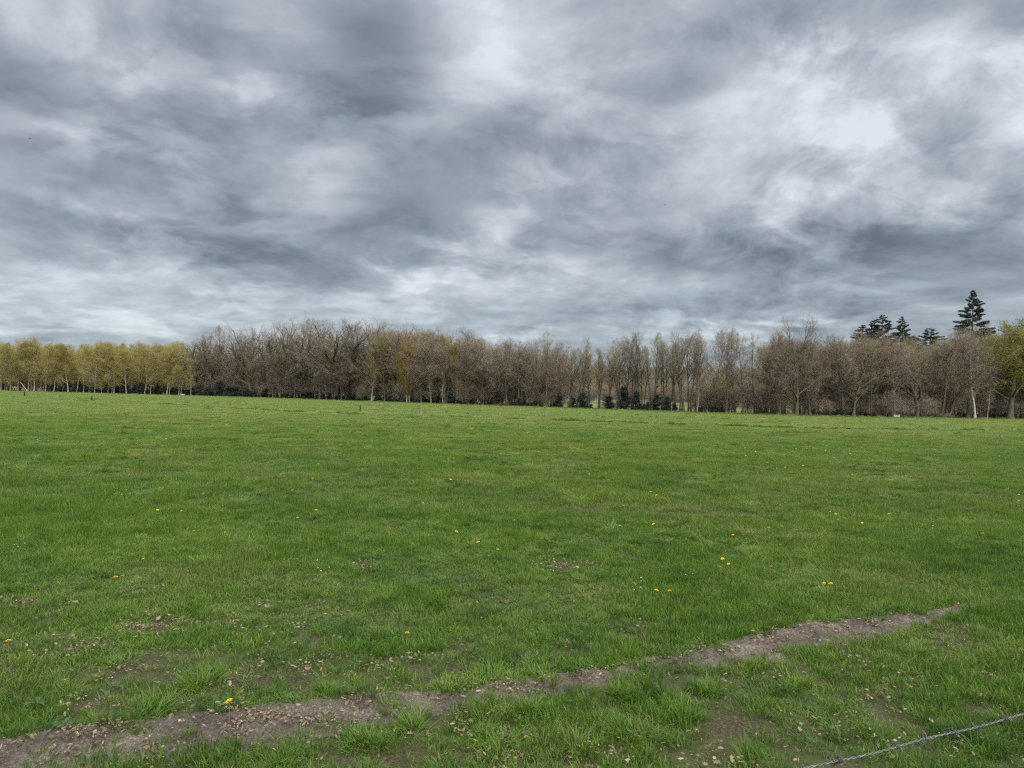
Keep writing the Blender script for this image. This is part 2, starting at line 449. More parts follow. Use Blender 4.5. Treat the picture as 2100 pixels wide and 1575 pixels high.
# near sward: single tufts
x, y = grid(1.6, 10.5, 0.060, pad=0.6)
b = bare(x, y); near = np.clip((6.6 - y) / 2.4, 0, 1)
thin = np.clip((fbm(x * 3.3, y * 3.3, 55, 3) - 0.43) * 4.5, 0, 1) * near * 0.85
keep = rng.uniform(0, 1, len(x)) > np.maximum(b * 1.05, thin)
x, y, b = x[keep], y[keep], b[keep]
v = vigour(x, y) * (1 - 0.55 * b)
put_points(x, y, 'turf', 0.9 + 0.35 * rng.uniform(0, 1, len(x)), v * rng.uniform(0.8, 1.2, len(x)))
# sparse seedlings in the worn ground
x, y = grid(1.6, 8.0, 0.07, pad=0.5)
b = bare(x, y); k = rng.uniform(0, 1, len(x)) < np.where(b > 0.2, 0.34, 0.22 * np.clip((7 - y) / 2, 0, 1))
put_points(x[k], y[k], 'thin', rng.uniform(0.7, 1.1, k.sum()), rng.uniform(0.5, 1.1, k.sum()))
# tussocks, thickest beside the track
x, y = grid(1.0, 26, 0.26, pad=0.5)
px, py = project(np.stack([x, y, np.zeros_like(x)], -1))
off = np.interp(px, TRX, TRY) - py
h = np.maximum(np.interp(px, TRX, TRH), 8)
rim = np.exp(-((np.abs(off) - h * 1.15) / (h * 0.55 + 6)) ** 2) * (y < 7)
pr = 0.05 + 0.75 * rim * (px > 250) + 0.22 * np.clip(dense_tuft(x, y) * 4 - 2.1, 0, 1)
pr = pr * (bare(x, y) < 0.55)
k = rng.uniform(0, 1, len(x)) < pr
s = rng.uniform(0.55, 1.05, k.sum())
put_points(x[k], y[k], 'tussock', s * rng.uniform(0.8, 1.1, k.sum()), s * np.where(y[k] > 6, 0.75, 0.95))
BIG = [(1000,1405,1.5),(1030,1400,1.3),(900,1415,1.2),(1105,1385,1.1),(1180,1375,1.2),(1210,1365,1.1),(1305,1350,1.3),(1370,1345,1.2),(560,1430,1.0),(480,1450,1),
 (330,1495,1),(200,1490,1.1),(1480,1325,1),(1560,1300,1.0),(1850,1255,1.2),(1880,1262,1.1),(2000,1235,1.2),(2050,1225,1.1),(1030,1530,1),(1320,1535,1.2),(1350,1520,1.1),(1640,1395,1),
 (1430,1410,1),(1340,1425,1.3),(1300,1430,1.2),(1110,1450,1.2),(970,1470,1.2),(850,1480,1.1),(1750,1520,1.2),(2010,1530,1.2),(1960,1510,1.1),(1540,1560,1.2),(380,1400,1),(420,1395,1.1),
 (1240,1490,1),(1860,1340,1.1),(1640,1340,.8),(600,1560,1),(1750,1250,.9),(1690,1265,.9),(700,1420,.9),(60,1510,1),(1250,1420,1.1),(1560,1365,.9),(1380,1460,1.0),(450,1540,.9),(740,1520,.9),
 (1270,1374,1.0),(820,1447,.8),(1390,1358,.9),(690,1470,.7),(350,1520,.7),(240,1520,.6),(540,1500,.5),(1500,1345,.7),(1605,1325,.6),(100,1545,.7),(1700,1305,.5)]
g = np.array([ground(a, b_ + 6) for a, b_, _ in BIG for _k in range(3)]) + np.concatenate([rng.normal(0, .06, (len(BIG) * 3, 2)), np.zeros((len(BIG) * 3, 1))], 1)
sb = np.repeat([q for _, _, q in BIG], 3) * rng.uniform(.45, 0.85, len(g))
put_points(g[:, 0], g[:, 1], 'tussock', sb, sb)
# meadow beyond, ever larger patches of sward
def field(y0, y1, step, kind, hs=1.0):
    x, y = grid(y0, y1, step, pad=3.0)
    hp = head_px(x, y)
    k = y < edge(hp) - 1.2
    x, y = x[k], y[k]
    v = vigour(x * .8, y * .8) if step < 1.0 else 0.75 + 0.7 * (fbm(x * 0.22, y * 0.22, 61, 3) - 0.3)
    put_points(x, y, kind, rng.uniform(0.85, 1.1, len(x)), v * hs * rng.uniform(0.9, 1.1, len(x)))
field(9.8, 25, 0.33, 'patch_s', 1.0)
field(24, 42, 0.62, 'patch_a', 0.95)
field(40, 95, 1.30, 'patch_b', 0.95)
field(92, 240, 2.7, 'patch_c', 0.95)
# lush clumps standing above the mid-meadow
x, y = grid(7, 45, 0.55, pad=1)
k = rng.uniform(0, 1, len(x)) < 0.20 + 0.8 * np.clip(fbm(x * 0.55, y * 0.55, 71, 3) * 4.2 - 2.1, 0, 1)
put_points(x[k], y[k], 'tussock', rng.uniform(0.7, 2.0, k.sum()), rng.uniform(0.35, 0.95, k.sum()))
x, y = grid(44, 120, 1.5, pad=1)
k = rng.uniform(0, 1, len(x)) < 0.05 + 0.7 * np.clip(fbm(x * 0.16, y * 0.16, 77, 3) * 4.2 - 2.2, 0, 1)
k &= y < edge(head_px(x, y)) - 2
put_points(x[k], y[k], 'tussock', rng.uniform(1.8, 3.4, k.sum()), rng.uniform(0.55, 1.0, k.sum()))
# rough uncut line under the old fence across the meadow
LX = [-200, 100, 360, 590, 760, 900, 1120, 1345, 1560, 1733, 1950, 2100, 2500]
LY = [800, 812, 830, 843, 849, 853, 861, 869, 875, 880, 880.5, 882, 888]
q = rng.uniform(-400, 2700, 5000); e_ = edge(q) - rng.exponential(0.8, 5000)      # rough margin along the wood
gx = np.array([at_depth(a, 800, d_)[0] for a, d_ in zip(q, e_)])
put_points(gx, e_, 'tussock', rng.uniform(1.5, 3.2, 5000), rng.uniform(0.6, 1.7, 5000))
q = rng.uniform(-200, 2500, 5200)
gy = np.array([ground(a, np.interp(a, LX, LY) + rng.normal(0, 0.55)) for a in q])
gap = fbm(q * 0.018, q * 0 + 3, 81, 2)
k = (gap > 0.42) & (gy[:, 1] > 0) & (gy[:, 1] < 160)
put_points(gy[k, 0], gy[k, 1], 'tussock', rng.uniform(1.5, 2.8, k.sum()), rng.uniform(0.7, 1.35, k.sum()))

PT = np.vstack(PT); PI = np.concatenate(PI); PR = np.concatenate(PR); PS = np.vstack(PS)
TILT = np.where(np.isin(PI, GIDX['tussock'] + GIDX['turf']), 0.20, 0.0)
gm = mesh_np('meadow_grass', PT)
at = gm.attributes.new('pick', 'INT', 'POINT'); at.data.foreach_set('value', PI.astype(np.int32))
at = gm.attributes.new('turn', 'FLOAT_VECTOR', 'POINT'); at.data.foreach_set('vector', np.stack([rng.normal(0, 1, len(PR)) * TILT, rng.normal(0, 1, len(PR)) * TILT, PR], 1).astype(np.float32).ravel())
at = gm.attributes.new('size', 'FLOAT_VECTOR', 'POINT'); at.data.foreach_set('vector', PS.astype(np.float32).ravel())

def scatter_group(name, coll):
    g = bpy.data.node_groups.new(name, 'GeometryNodeTree')
    g.interface.new_socket('Geometry', in_out='INPUT', socket_type='NodeSocketGeometry')
    g.interface.new_socket('Geometry', in_out='OUTPUT', socket_type='NodeSocketGeometry')
    n = g.nodes
    gi = n.new('NodeGroupInput'); go = n.new('NodeGroupOutput')
    ip = n.new('GeometryNodeInstanceOnPoints'); ci = n.new('GeometryNodeCollectionInfo')
    ci.inputs['Collection'].default_value = coll
    ci.inputs['Separate Children'].default_value = True; ci.inputs['Reset Children'].default_value = True
    def na(nm, ty):
        a = n.new('GeometryNodeInputNamedAttribute'); a.data_type = ty; a.inputs['Name'].default_value = nm
        return next(o for o in a.outputs if o.name == 'Attribute' and o.enabled)
    L = g.links
    L.new(gi.outputs[0], ip.inputs['Points']); L.new(ci.outputs[0], ip.inputs['Instance'])
    ip.inputs['Pick Instance'].default_value = True
    L.new(na('pick', 'INT'), ip.inputs['Instance Index'])
    e2r = n.new('FunctionNodeEulerToRotation'); L.new(na('turn', 'FLOAT_VECTOR'), e2r.inputs[0])
    L.new(e2r.outputs[0], ip.inputs['Rotation'])
    L.new(na('size', 'FLOAT_VECTOR'), ip.inputs['Scale'])
    L.new(ip.outputs[0], go.inputs[0])
    return g
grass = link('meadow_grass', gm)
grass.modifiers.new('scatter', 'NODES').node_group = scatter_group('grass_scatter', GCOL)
tag(grass, 'short green pasture grass covering the whole meadow', 'grass', kind='stuff')
print('grass points', len(PT))

# ------------------------------------------------------------------ ground sheets
def m_ground():
    m, t, out = new_mat('meadow_ground')
    P = t.node('ShaderNodeNewGeometry').outputs['Position']
    n1 = t.noise(P, 0.05, 4, 0.6); n2 = t.noise(P, 1.3, 4, 0.6); n3 = t.noise(P, 55.0, 6, 0.72)
    turf = t.ramp(t.mapr(t.math('ADD', t.math('MULTIPLY', n1, .5), t.math('MULTIPLY', n2, .5)), .3, .7),
                  [(0, (0.085, 0.105, 0.038)), (1, (0.135, 0.150, 0.062))])
    soil = t.ramp(n3, [(0.32, (0.012, 0.010, 0.007)), (0.48, (0.040, 0.032, 0.021)), (0.58, (0.075, 0.060, 0.040)), (0.72, (0.16, 0.13, 0.09))])
    thatch = t.mix(t.mapr(n2, .35, .65), soil, (0.050, 0.065, 0.022, 1))
    sx = t.node('ShaderNodeSeparateXYZ'); t.put(sx.inputs[0], P)
    col = t.mix(t.mapr(sx.outputs[1], 30.0, 110.0), thatch, turf)
    bp = t.node('ShaderNodeBump'); bp.inputs['Strength'].default_value = 0.6; bp.inputs['Distance'].default_value = 0.02
    t.put(bp.inputs['Height'], n3)
    t.l.new(principled(t, col, 0.95, 0.1, bp.outputs[0]), out.inputs[0])
    return m
M_GROUND = m_ground()
gd = link('ground', mesh_np('ground', [(-3000, -300, 0), (3000, -300, 0), (3000, 4500, 0), (-3000, 4500, 0)], None, [(0, 1, 2, 3)], M_GROUND))
tag(gd, 'green pasture ground', kind='structure')

def m_soil():
    m, t, out = new_mat('bare_soil')
    P = t.node('ShaderNodeNewGeometry').outputs['Position']
    n1 = t.noise(P, 3.0, 4, 0.6); n2 = t.noise(P, 60, 5, 0.7); n3 = t.noise(P, 190, 3, 0.7)
    k = t.math('ADD', t.math('MULTIPLY', n1, .35), t.math('ADD', t.math('MULTIPLY', n2, .4), t.math('MULTIPLY', n3, .25)))
    col = t.ramp(k, [(0.36, (0.016, 0.013, 0.011)), (0.45, (0.056, 0.046, 0.038)), (0.54, (0.102, 0.085, 0.071)), (0.64, (0.23, 0.195, 0.165))])
    bp = t.node('ShaderNodeBump'); bp.inputs['Strength'].default_value = 0.8; bp.inputs['Distance'].default_value = 0.012
    t.put(bp.inputs['Height'], n2)
    t.l.new(principled(t, col, 0.95, 0.1, bp.outputs[0]), out.inputs[0])
    return m
M_SOIL = m_soil()
# trodden track: a bumpy strip of bare earth
tx = np.arange(-420, 2360, 3.0); NC = 34
rows = []
for a in tx:
    cy = np.interp(a, TRX, TRY); h = max(np.interp(a, TRX, TRH), 3) * 1.7
    rows.append([ground(a, cy + h * (j / (NC - 1) * 2 - 1)) for j in range(NC)])
V = np.array(rows).reshape(-1, 3)
u = np.tile(np.linspace(-1, 1, NC), len(tx))
V[:, 2] = -0.012 + (1 - u ** 4) * (0.022 + 0.055 * fbm(V[:, 0] * 24, V[:, 1] * 24, 91, 5) ** 1.6 * (1 - u ** 2))
i = np.arange(len(tx) - 1)[:, None] * NC; j = np.arange(NC - 1)[None, :]
Q = np.stack([i + j, i + NC + j, i + NC + j + 1, i + j + 1], -1).reshape(-1, 4)
tr = link('dirt_track', mesh_np('dirt_track', V, None, Q, M_SOIL, True))
tag(tr, 'narrow trodden earth track crossing the near grass', kind='structure')

# ------------------------------------------------------------------ trees
def m_bark(name, c0, c1, c2, scale=2.0, stretch=6.0, green=0.0, rnd=0.25):
    m, t, out = new_mat(name)
    oc = t.node('ShaderNodeTexCoord').outputs['Object']
    v = t.mapping(oc, scale=(stretch, stretch, 1.0))
    n = t.noise(v, scale, 5, 0.65); n2 = t.noise(oc, 0.5, 3)
    col = t.ramp(n, [(0.3, c0), (0.5, c1), (0.72, c2)])
    if green: col = t.mix(t.mapr(n2, 0.4, 0.65, 0.0, green), col, (0.075, 0.085, 0.035, 1))
    r = t.node('ShaderNodeObjectInfo').outputs['Random']
    s = t.ramp(r, [(0, (1 - rnd,) * 3), (0.5, (1.0, 0.97, 0.95)), (1, (1 + rnd, 1 + rnd * .9, 1 + rnd * .85))])
    col = t.mix(1.0, col, s, 'MULTIPLY')
    bp = t.node('ShaderNodeBump'); bp.inputs['Strength'].default_value = 0.5; bp.inputs['Distance'].default_value = 0.05
    t.put(bp.inputs['Height'], n)
    t.l.new(principled(t, col, 0.9, 0.15, bp.outputs[0]), out.inputs[0])
    return m
def m_birch():
    m, t, out = new_mat('birch_bark')
    oc = t.node('ShaderNodeTexCoord').outputs['Object']
    n = t.noise(t.mapping(oc, scale=(1.0, 1.0, 5.0)), 1.6, 5, 0.7); n2 = t.noise(oc, 0.8, 3)
    sx = t.node('ShaderNodeSeparateXYZ'); t.put(sx.inputs[0], oc)
    col = t.ramp(n, [(0.36, (0.06, 0.052, 0.045)), (0.43, (0.26, 0.235, 0.20)), (0.62, (0.50, 0.47, 0.42))])
    col = t.mix(t.mapr(sx.outputs[2], 5.5, 11.0, 0.0, 0.75), col, (0.13, 0.10, 0.065, 1))      # upper limbs are brown
    r = t.node('ShaderNodeObjectInfo').outputs['Random']
    col = t.mix(1.0, col, t.ramp(r, [(0, (0.55, 0.52, 0.48)), (0.45, (0.9, 0.87, 0.82)), (1, (1.2, 1.18, 1.14))]), 'MULTIPLY')
    t.l.new(principled(t, col, 0.75, 0.2), out.inputs[0]); return m
def m_leafy(name, c0, c1, c2, trans=0.35, rnd=0.25, scale=0.9, spec=0.2, rough=0.6):
    """foliage or twig haze: colour clumps in the crown, tree to tree variety"""
    m, t, out = new_mat(name)
    oc = t.node('ShaderNodeTexCoord').outputs['Object']
    n = t.noise(oc, scale, 3, 0.6)
    v = t.node('ShaderNodeAttribute', attribute_name='var').outputs['Fac']
    k = t.math('ADD', t.math('MULTIPLY', n, 0.75), t.math('MULTIPLY', v, 0.25))
    col = t.ramp(k, [(0.28, c0), (0.5, c1), (0.72, c2)])
    r = t.node('ShaderNodeObjectInfo').outputs['Random']
    s = t.ramp(r, [(0, (1 - rnd, 1 - rnd, 1 - rnd)), (0.33, (1.0 + rnd * .1, 1.0 - rnd * .05, 1 - rnd * .15)), (0.66, (1, 1, 1)), (1, (1 + rnd * .6, 1 + rnd * .75, 1 + rnd * .5))])
    col = t.mix(1.0, col, s, 'MULTIPLY')
    p = principled(t, col, rough, spec)
    if trans > 0:
        trn = t.node('ShaderNodeBsdfTranslucent'); t.put(trn.inputs[0], col)
        mx = t.node('ShaderNodeMixShader'); mx.inputs[0].default_value = trans
        t.l.new(p, mx.inputs[1]); t.l.new(trn.outputs[0], mx.inputs[2]); t.l.new(mx.outputs[0], out.inputs[0])
    else: t.l.new(p, out.inputs[0])
    return m
M_BARK = m_bark('oak_bark', (0.040, 0.034, 0.027), (0.082, 0.068, 0.054), (0.14, 0.118, 0.095), green=0.5)
M_BARKF = m_bark('wood_bark', (0.050, 0.040, 0.034), (0.10, 0.081, 0.068), (0.165, 0.136, 0.114), green=0.25)
M_BIRCH = m_birch()
M_TWIG = m_leafy('bare_twigs', (0.118, 0.094, 0.070), (0.200, 0.161, 0.123), (0.30, 0.245, 0.190), trans=0.0, rnd=0.24)
M_OAKTWIG = m_leafy('oak_twigs', (0.115, 0.088, 0.062), (0.20, 0.156, 0.114), (0.29, 0.235, 0.175), trans=0.0, rnd=0.25)
M_BUDS = m_leafy('budding_twigs', (0.16, 0.130, 0.072), (0.24, 0.205, 0.105), (0.34, 0.30, 0.155), trans=0.15)
M_BIRCHLEAF = m_leafy('birch_young_leaves', (0.195, 0.166, 0.058), (0.31, 0.267, 0.092), (0.44, 0.388, 0.145), trans=0.35, rnd=0.16)
M_GOLDLEAF = m_leafy('golden_young_leaves', (0.19, 0.135, 0.030), (0.28, 0.21, 0.038), (0.36, 0.29, 0.06), trans=0.35, rnd=0.15)
M_HAZE = m_leafy('olive_bud_haze', (0.13, 0.118, 0.045), (0.22, 0.202, 0.072), (0.32, 0.295, 0.105), trans=0.2, rnd=0.22)
M_OLIVE = m_leafy('olive_young_leaves', (0.11, 0.112, 0.028), (0.19, 0.182, 0.042), (0.32, 0.285, 0.06), trans=0.35, rnd=0.15, scale=0.35)
M_FIR = m_leafy('fir_needles', (0.026, 0.038, 0.027), (0.048, 0.067, 0.047), (0.092, 0.115, 0.078), trans=0.0, rnd=0.15)
M_HOLLY = m_leafy('holly_leaves', (0.016, 0.024, 0.020), (0.030, 0.043, 0.033), (0.066, 0.085, 0.062), trans=0.0, rnd=0.35, spec=0.3, rough=0.5)
M_PALE = m_leafy('pale_blossom', (0.20, 0.23, 0.14), (0.30, 0.33, 0.21), (0.46, 0.47, 0.36), trans=0.3)
M_BRUSH = m_leafy('dead_brushwood', (0.06, 0.042, 0.032), (0.11, 0.080, 0.060), (0.18, 0.14, 0.105), trans=0.0)

def unit(v):
    return v / (np.linalg.norm(v, axis=-1, keepdims=True) + 1e-9)

def twigs(G, var, base, dirs, L, W, rng, curve=0.25, droop=0.0):
    """slender tapering sprigs, one bent strip each"""
    n = len(base)
    side = unit(np.cross(dirs, unit(rng.normal(0, 1, (n, 3)))))
    mid = base + dirs * (L * 0.55)[:, None]
    d2 = unit(dirs + rng.normal(0, curve, (n, 3)) + np.array([0, 0, -droop]))
    tip = mid + d2 * (L * 0.5)[:, None]
    w = (W * 0.5)[:, None]
    V = np.stack([base - side * w, base + side * w, mid - side * w * 0.7, mid + side * w * 0.7, tip], 1).reshape(-1, 3)
    b = (np.arange(n) * 5)[:, None]
    G.add(V, b + np.array([[2, 3, 4]]), b + np.array([[0, 1, 3, 2]]))
    var.append(np.repeat(rng.uniform(0, 1, n), 5))
    return mid, tip, d2

def leaves(G, var, pos, size, rng):
    n = len(pos)
    a = unit(rng.normal(0, 1, (n, 3))); b = unit(np.cross(a, rng.normal(0, 1, (n, 3))))
    s = (size * rng.uniform(0.6, 1.3, n))[:, None]
    V = np.stack([pos - a * s * 0.55, pos + b * s * 0.34, pos + a * s * 0.6, pos - b * s * 0.34], 1).reshape(-1, 3)
    G.add(V, None, (np.arange(n) * 4)[:, None] + np.arange(4)[None])
    var.append(np.repeat(rng.uniform(0, 1, n), 4))

def branch_path(p, d, L, nseg, wig, trop, rng):
    P = [p]; st = L / nseg
    for i in range(nseg):
        d = d + rng.normal(0, wig, 3); d[2] += trop
        d = d / np.linalg.norm(d)
        p = p + d * st; P.append(p)
    return np.array(P)

def perp_dir(d, ang, az):
    ref = np.array([0, 0, 1.0]) if abs(d[2]) < 0.95 else np.array([1.0, 0, 0])
    a = unit(np.cross(d, ref)); b = np.cross(d, a)
    return unit(d * math.cos(ang) + (a * math.cos(az) + b * math.sin(az)) * math.sin(ang))

def grow(seed, H, levels, trunk, tw, leaf=None, sink=0.3):
    """levels: list of dicts (n, t0, ang, ratio, nseg, wig, trop, rr, env). trunk: dict(L, r, nseg, wig, trop, taper, lean).
    returns (wood mesh geometry, crown geometry, crown variation)"""
    rng = np.random.default_rng(seed)
    GT, GC, var = Geo(), Geo(), []
    d0 = unit(np.array([trunk.get('lean', 0.0) + rng.normal(0, .02), rng.normal(0, .03), 1.0]))
    n = trunk['nseg']
    stems = trunk.get('stems', 1); todo = []
    for sidx in range(stems):
        off = np.zeros(3) if stems == 1 else np.array([rng.uniform(-1, 1), rng.uniform(-1, 1), 0]) * trunk.get('stem_gap', 0.35)
        dd = d0 if stems == 1 else unit(d0 + np.array([off[0], off[1], 0]) * trunk.get('stem_lean', 0.35))
        L = trunk['L'] * H * (1 if sidx == 0 else rng.uniform(0.75, 1.0))
        P = branch_path(np.array([0, 0, -sink]) + off, dd, L + sink, n, trunk['wig'], trunk['trop'], rng)
        tt = np.linspace(0, 1, n + 1)
        r0 = trunk['r'] * (1 if sidx == 0 else rng.uniform(0.6, 0.95))
        R = r0 * (1 - (1 - trunk['taper']) * tt ** 0.9)
        R = R * (1 + 0.7 * np.exp(-np.maximum(P[:, 2], 0) / 0.35))     # root flare
        GT.tube(P, R, 9, cap=True)
        todo.append((P, R, L, 0))
    spots = []
    while todo:
        P, R, L, lv = todo.pop()
        if lv >= len(levels):
            spots.append((P, L)); continue
        c = levels[lv]
        k = max(1, int(round(c['n'] * rng.uniform(0.8, 1.2))))
        az0 = rng.uniform(0, 6.28)
        for q in range(k):
            t = c['t0'] + (1 - c['t0']) * ((q + rng.uniform(0.1, 0.9)) / k)
            f = t * (len(P) - 1); i = min(int(f), len(P) - 2); fr = f - i
            p = P[i] * (1 - fr) + P[i + 1] * fr; r = R[i] * (1 - fr) + R[i + 1] * fr
            d = unit(P[i + 1] - P[i])
            ang = RAD(max(8, rng.normal(c['ang'] * (1 - c.get('close', 0.0) * t), c.get('sd', 9))))
            nd = perp_dir(d, ang, az0 + q * 2.4 + rng.normal(0, 0.4))
            env = c['env'](t) if 'env' in c else 1.0 - 0.45 * t
            bl = L * c['ratio'] * env * rng.uniform(0.75, 1.2)
            if lv == 0: bl = trunk.get('spread', 0.3) * H * env * rng.uniform(0.8, 1.15)
            bp = branch_path(p, nd, bl, c['nseg'], c['wig'], c['trop'], rng)
            br = min(r * c['rr'], max(0.010, bl * c.get('fat', 0.022)))
            BR = np.linspace(br, br * 0.30, c['nseg'] + 1)
            sides = 5 if lv == 0 else (4 if lv == 1 else 3)
            (GT if lv < tw.get('wood', 2) else GC).tube(bp, BR, sides)
            if lv >= tw.get('wood', 2): var.append(np.full(len(bp) * sides, rng.uniform(0.1, 0.7)))
            todo.append((bp, BR, bl, lv + 1))
    # sprigs along the last branches
    B, Dd = [], []
    per = tw['n']
    for P, L in spots:
        f = rng.uniform(0.15, 1.0, per) * (len(P) - 1)
        i = np.minimum(f.astype(int), len(P) - 2); fr = (f - i)[:, None]
        B.append(P[i] * (1 - fr) + P[i + 1] * fr)
        Dd.append(unit(unit(P[i + 1] - P[i]) * tw.get('follow', 0.8) + unit(rng.normal(0, 1, (per, 3))) * 0.8 + np.array([0, 0, tw.get('up', 0.25)])))
    B = np.vstack(B); Dd = np.vstack(Dd)
    Ls = tw['L'] * rng.uniform(0.6, 1.4, len(B))
    mid, tip, d2 = twigs(GC, var, B, Dd, Ls, np.full(len(B), tw['w']), rng, droop=tw.get('droop', 0.0))
    for _ in range(tw.get('sub', 1)):
        src_p = np.where(rng.uniform(0, 1, (len(mid), 1)) < 0.5, mid, B + (mid - B) * rng.uniform(0.3, 1, (len(mid), 1)))
        d3 = unit(d2 * 0.7 + unit(rng.normal(0, 1, d2.shape)) * 0.8 + np.array([0, 0, tw.get('up', 0.25) - tw.get('droop', 0.0)]))
        twigs(GC, var, src_p, d3, Ls * rng.uniform(0.4, 0.8, len(Ls)), np.full(len(B), tw['w'] * 0.8), rng, droop=tw.get('droop', 0.0))
    if leaf:
        for _ in range(leaf['n']):
            u = rng.uniform(0, 1, (len(mid), 1))
            pos = np.where(u < 0.5, B + (mid - B) * u * 2, mid + (tip - mid) * (u * 2 - 1)) + rng.normal(0, leaf['jit'], mid.shape)
            k = rng.uniform(0, 1, len(pos)) < leaf.get('p', 1.0)
            leaves(GC, var, pos[k], np.full(k.sum(), leaf['s']), rng)
    return GT, GC, np.concatenate(var)

dome = lambda t: 0.55 + 0.75 * math.sin(math.pi * min(1, max(0, t)) ** 0.9) if t < 0.97 else 0.5
egg = lambda t: max(0.34, math.sin(math.pi * (0.16 + 0.74 * t)) ** 0.75)
tall = lambda t: max(0.22, 1.0 - 0.85 * t)

PROTO = {}
def store(kind, GT, GC, var, mt, mc):
    VT = np.vstack(GT.V); VC = np.vstack(GC.V)
    top = np.percentile(VC[:, 2], 97.0 if kind == 'dome' else 99.5)
    r = np.percentile(np.abs(VC[:, 0]), 98)
    tm = GT.mesh('trunk', mt, True); cm = GC.mesh('crown', mc, False, {'var': var})
    PROTO.setdefault(kind, []).append((tm, cm, top, r))

def build_protos():
    for i in range(5):      # broad oaks with heavy crooked limbs
        store('oak', *grow(100 + i, 18, [
            dict(n=9, t0=0.42, ang=52, close=0.35, ratio=1, nseg=8, wig=0.16, trop=0.075, rr=0.70, env=lambda t: 1.05 - 0.25 * t, fat=0.036),
            dict(n=7, t0=0.22, ang=46, ratio=0.52, nseg=6, wig=0.17, trop=0.06, rr=0.66, fat=0.032),
            dict(n=6, t0=0.18, ang=45, ratio=0.50, nseg=4, wig=0.16, trop=0.06, rr=0.66, fat=0.026),
            dict(n=3.4, t0=0.2, ang=42, ratio=0.55, nseg=3, wig=0.15, trop=0.04, rr=0.6, fat=0.014)],
            dict(L=0.46, r=0.42, nseg=9, wig=0.07, trop=0.03, taper=0.62, spread=0.66),
            dict(n=4, L=0.52, w=0.014, sub=1, up=0.35, wood=3)), M_BARK, M_OAKTWIG)
    for i in range(6):      # slim forest trees, drawn up by their neighbours
        store('forest', *grow(200 + i, 18, [
            dict(n=26, t0=0.17, ang=50, close=0.35, ratio=1, nseg=6, wig=0.12, trop=0.07, rr=0.55, env=egg, fat=0.020),
            dict(n=7, t0=0.20, ang=42, ratio=0.46, nseg=4, wig=0.14, trop=0.05, rr=0.6),
            dict(n=5, t0=0.15, ang=40, ratio=0.52, nseg=3, wig=0.15, trop=0.04, rr=0.6, fat=0.015)],
            dict(L=0.84, r=0.21, nseg=12, wig=0.055, trop=0.03, taper=0.14, spread=0.36),
            dict(n=5, L=0.58, w=0.0145, sub=2, up=0.38, wood=2)), M_BARKF, M_TWIG)
    for i in range(4):      # forest trees just breaking into leaf
        store('budding', *grow(260 + i, 18, [
            dict(n=24, t0=0.18, ang=48, close=0.35, ratio=1, nseg=6, wig=0.12, trop=0.07, rr=0.55, env=egg, fat=0.020),
            dict(n=7, t0=0.20, ang=42, ratio=0.46, nseg=4, wig=0.14, trop=0.05, rr=0.6),
            dict(n=5, t0=0.15, ang=40, ratio=0.52, nseg=3, wig=0.15, trop=0.04, rr=0.6, fat=0.015)],
            dict(L=0.84, r=0.20, nseg=12, wig=0.05, trop=0.03, taper=0.12, spread=0.34),
            dict(n=4, L=0.60, w=0.016, sub=1, up=0.3, wood=2), dict(n=2, jit=0.12, s=0.085, p=0.6)), M_BARKF, M_HAZE)
    # one old tree with a fan of limbs and a domed head
    store('dome', *grow(290, 15, [
        dict(n=22, t0=0.22, ang=64, close=0.80, sd=6, ratio=1, nseg=8, wig=0.09, trop=0.035, rr=0.6, env=lambda t: 0.78 + 0.22 * math.sin(math.pi * t), fat=0.020),
        dict(n=8, t0=0.25, ang=36, ratio=0.40, nseg=5, wig=0.13, trop=0.04, rr=0.6),
        dict(n=6, t0=0.2, ang=36, ratio=0.48, nseg=3, wig=0.14, trop=0.03, rr=0.6, fat=0.015)],
        dict(L=0.50, r=0.30, nseg=8, wig=0.04, trop=0.03, taper=0.45, spread=0.50),
        dict(n=5, L=0.5, w=0.014, sub=2, up=0.3, wood=2)), M_BARK, M_TWIG)
    for i in range(5):      # thin-crowned trees of the open line
        store('line', *grow(280 + i, 18, [
            dict(n=20, t0=0.36, ang=44, close=0.35, ratio=1, nseg=6, wig=0.12, trop=0.10, rr=0.58, env=egg, fat=0.020),
            dict(n=7, t0=0.22, ang=38, ratio=0.44, nseg=4, wig=0.14, trop=0.07, rr=0.6),
            dict(n=4, t0=0.18, ang=36, ratio=0.50, nseg=3, wig=0.15, trop=0.05, rr=0.6, fat=0.014)],
            dict(L=0.84, r=0.20, nseg=12, wig=0.05, trop=0.03, taper=0.16, spread=0.27),
            dict(n=4, L=0.55, w=0.014, sub=1, up=0.4, wood=2)), M_BARK, M_TWIG)
    for i in range(4):      # upright, thinly branched (poplar and alder shapes)
        store('slim', *grow(300 + i, 18, [
            dict(n=20, t0=0.34, ang=40, close=0.4, ratio=1, nseg=6, wig=0.10, trop=0.12, rr=0.5, env=egg, fat=0.016),
            dict(n=6, t0=0.25, ang=36, ratio=0.42, nseg=4, wig=0.12, trop=0.08, rr=0.6),
            dict(n=4, t0=0.2, ang=36, ratio=0.50, nseg=3, wig=0.14, trop=0.05, rr=0.6, fat=0.013)],
            dict(L=0.90, r=0.20, nseg=12, wig=0.035, trop=0.03, taper=0.12, spread=0.22),
            dict(n=5, L=0.55, w=0.015, sub=1, up=0.35, wood=2)), M_BARKF, M_BUDS)
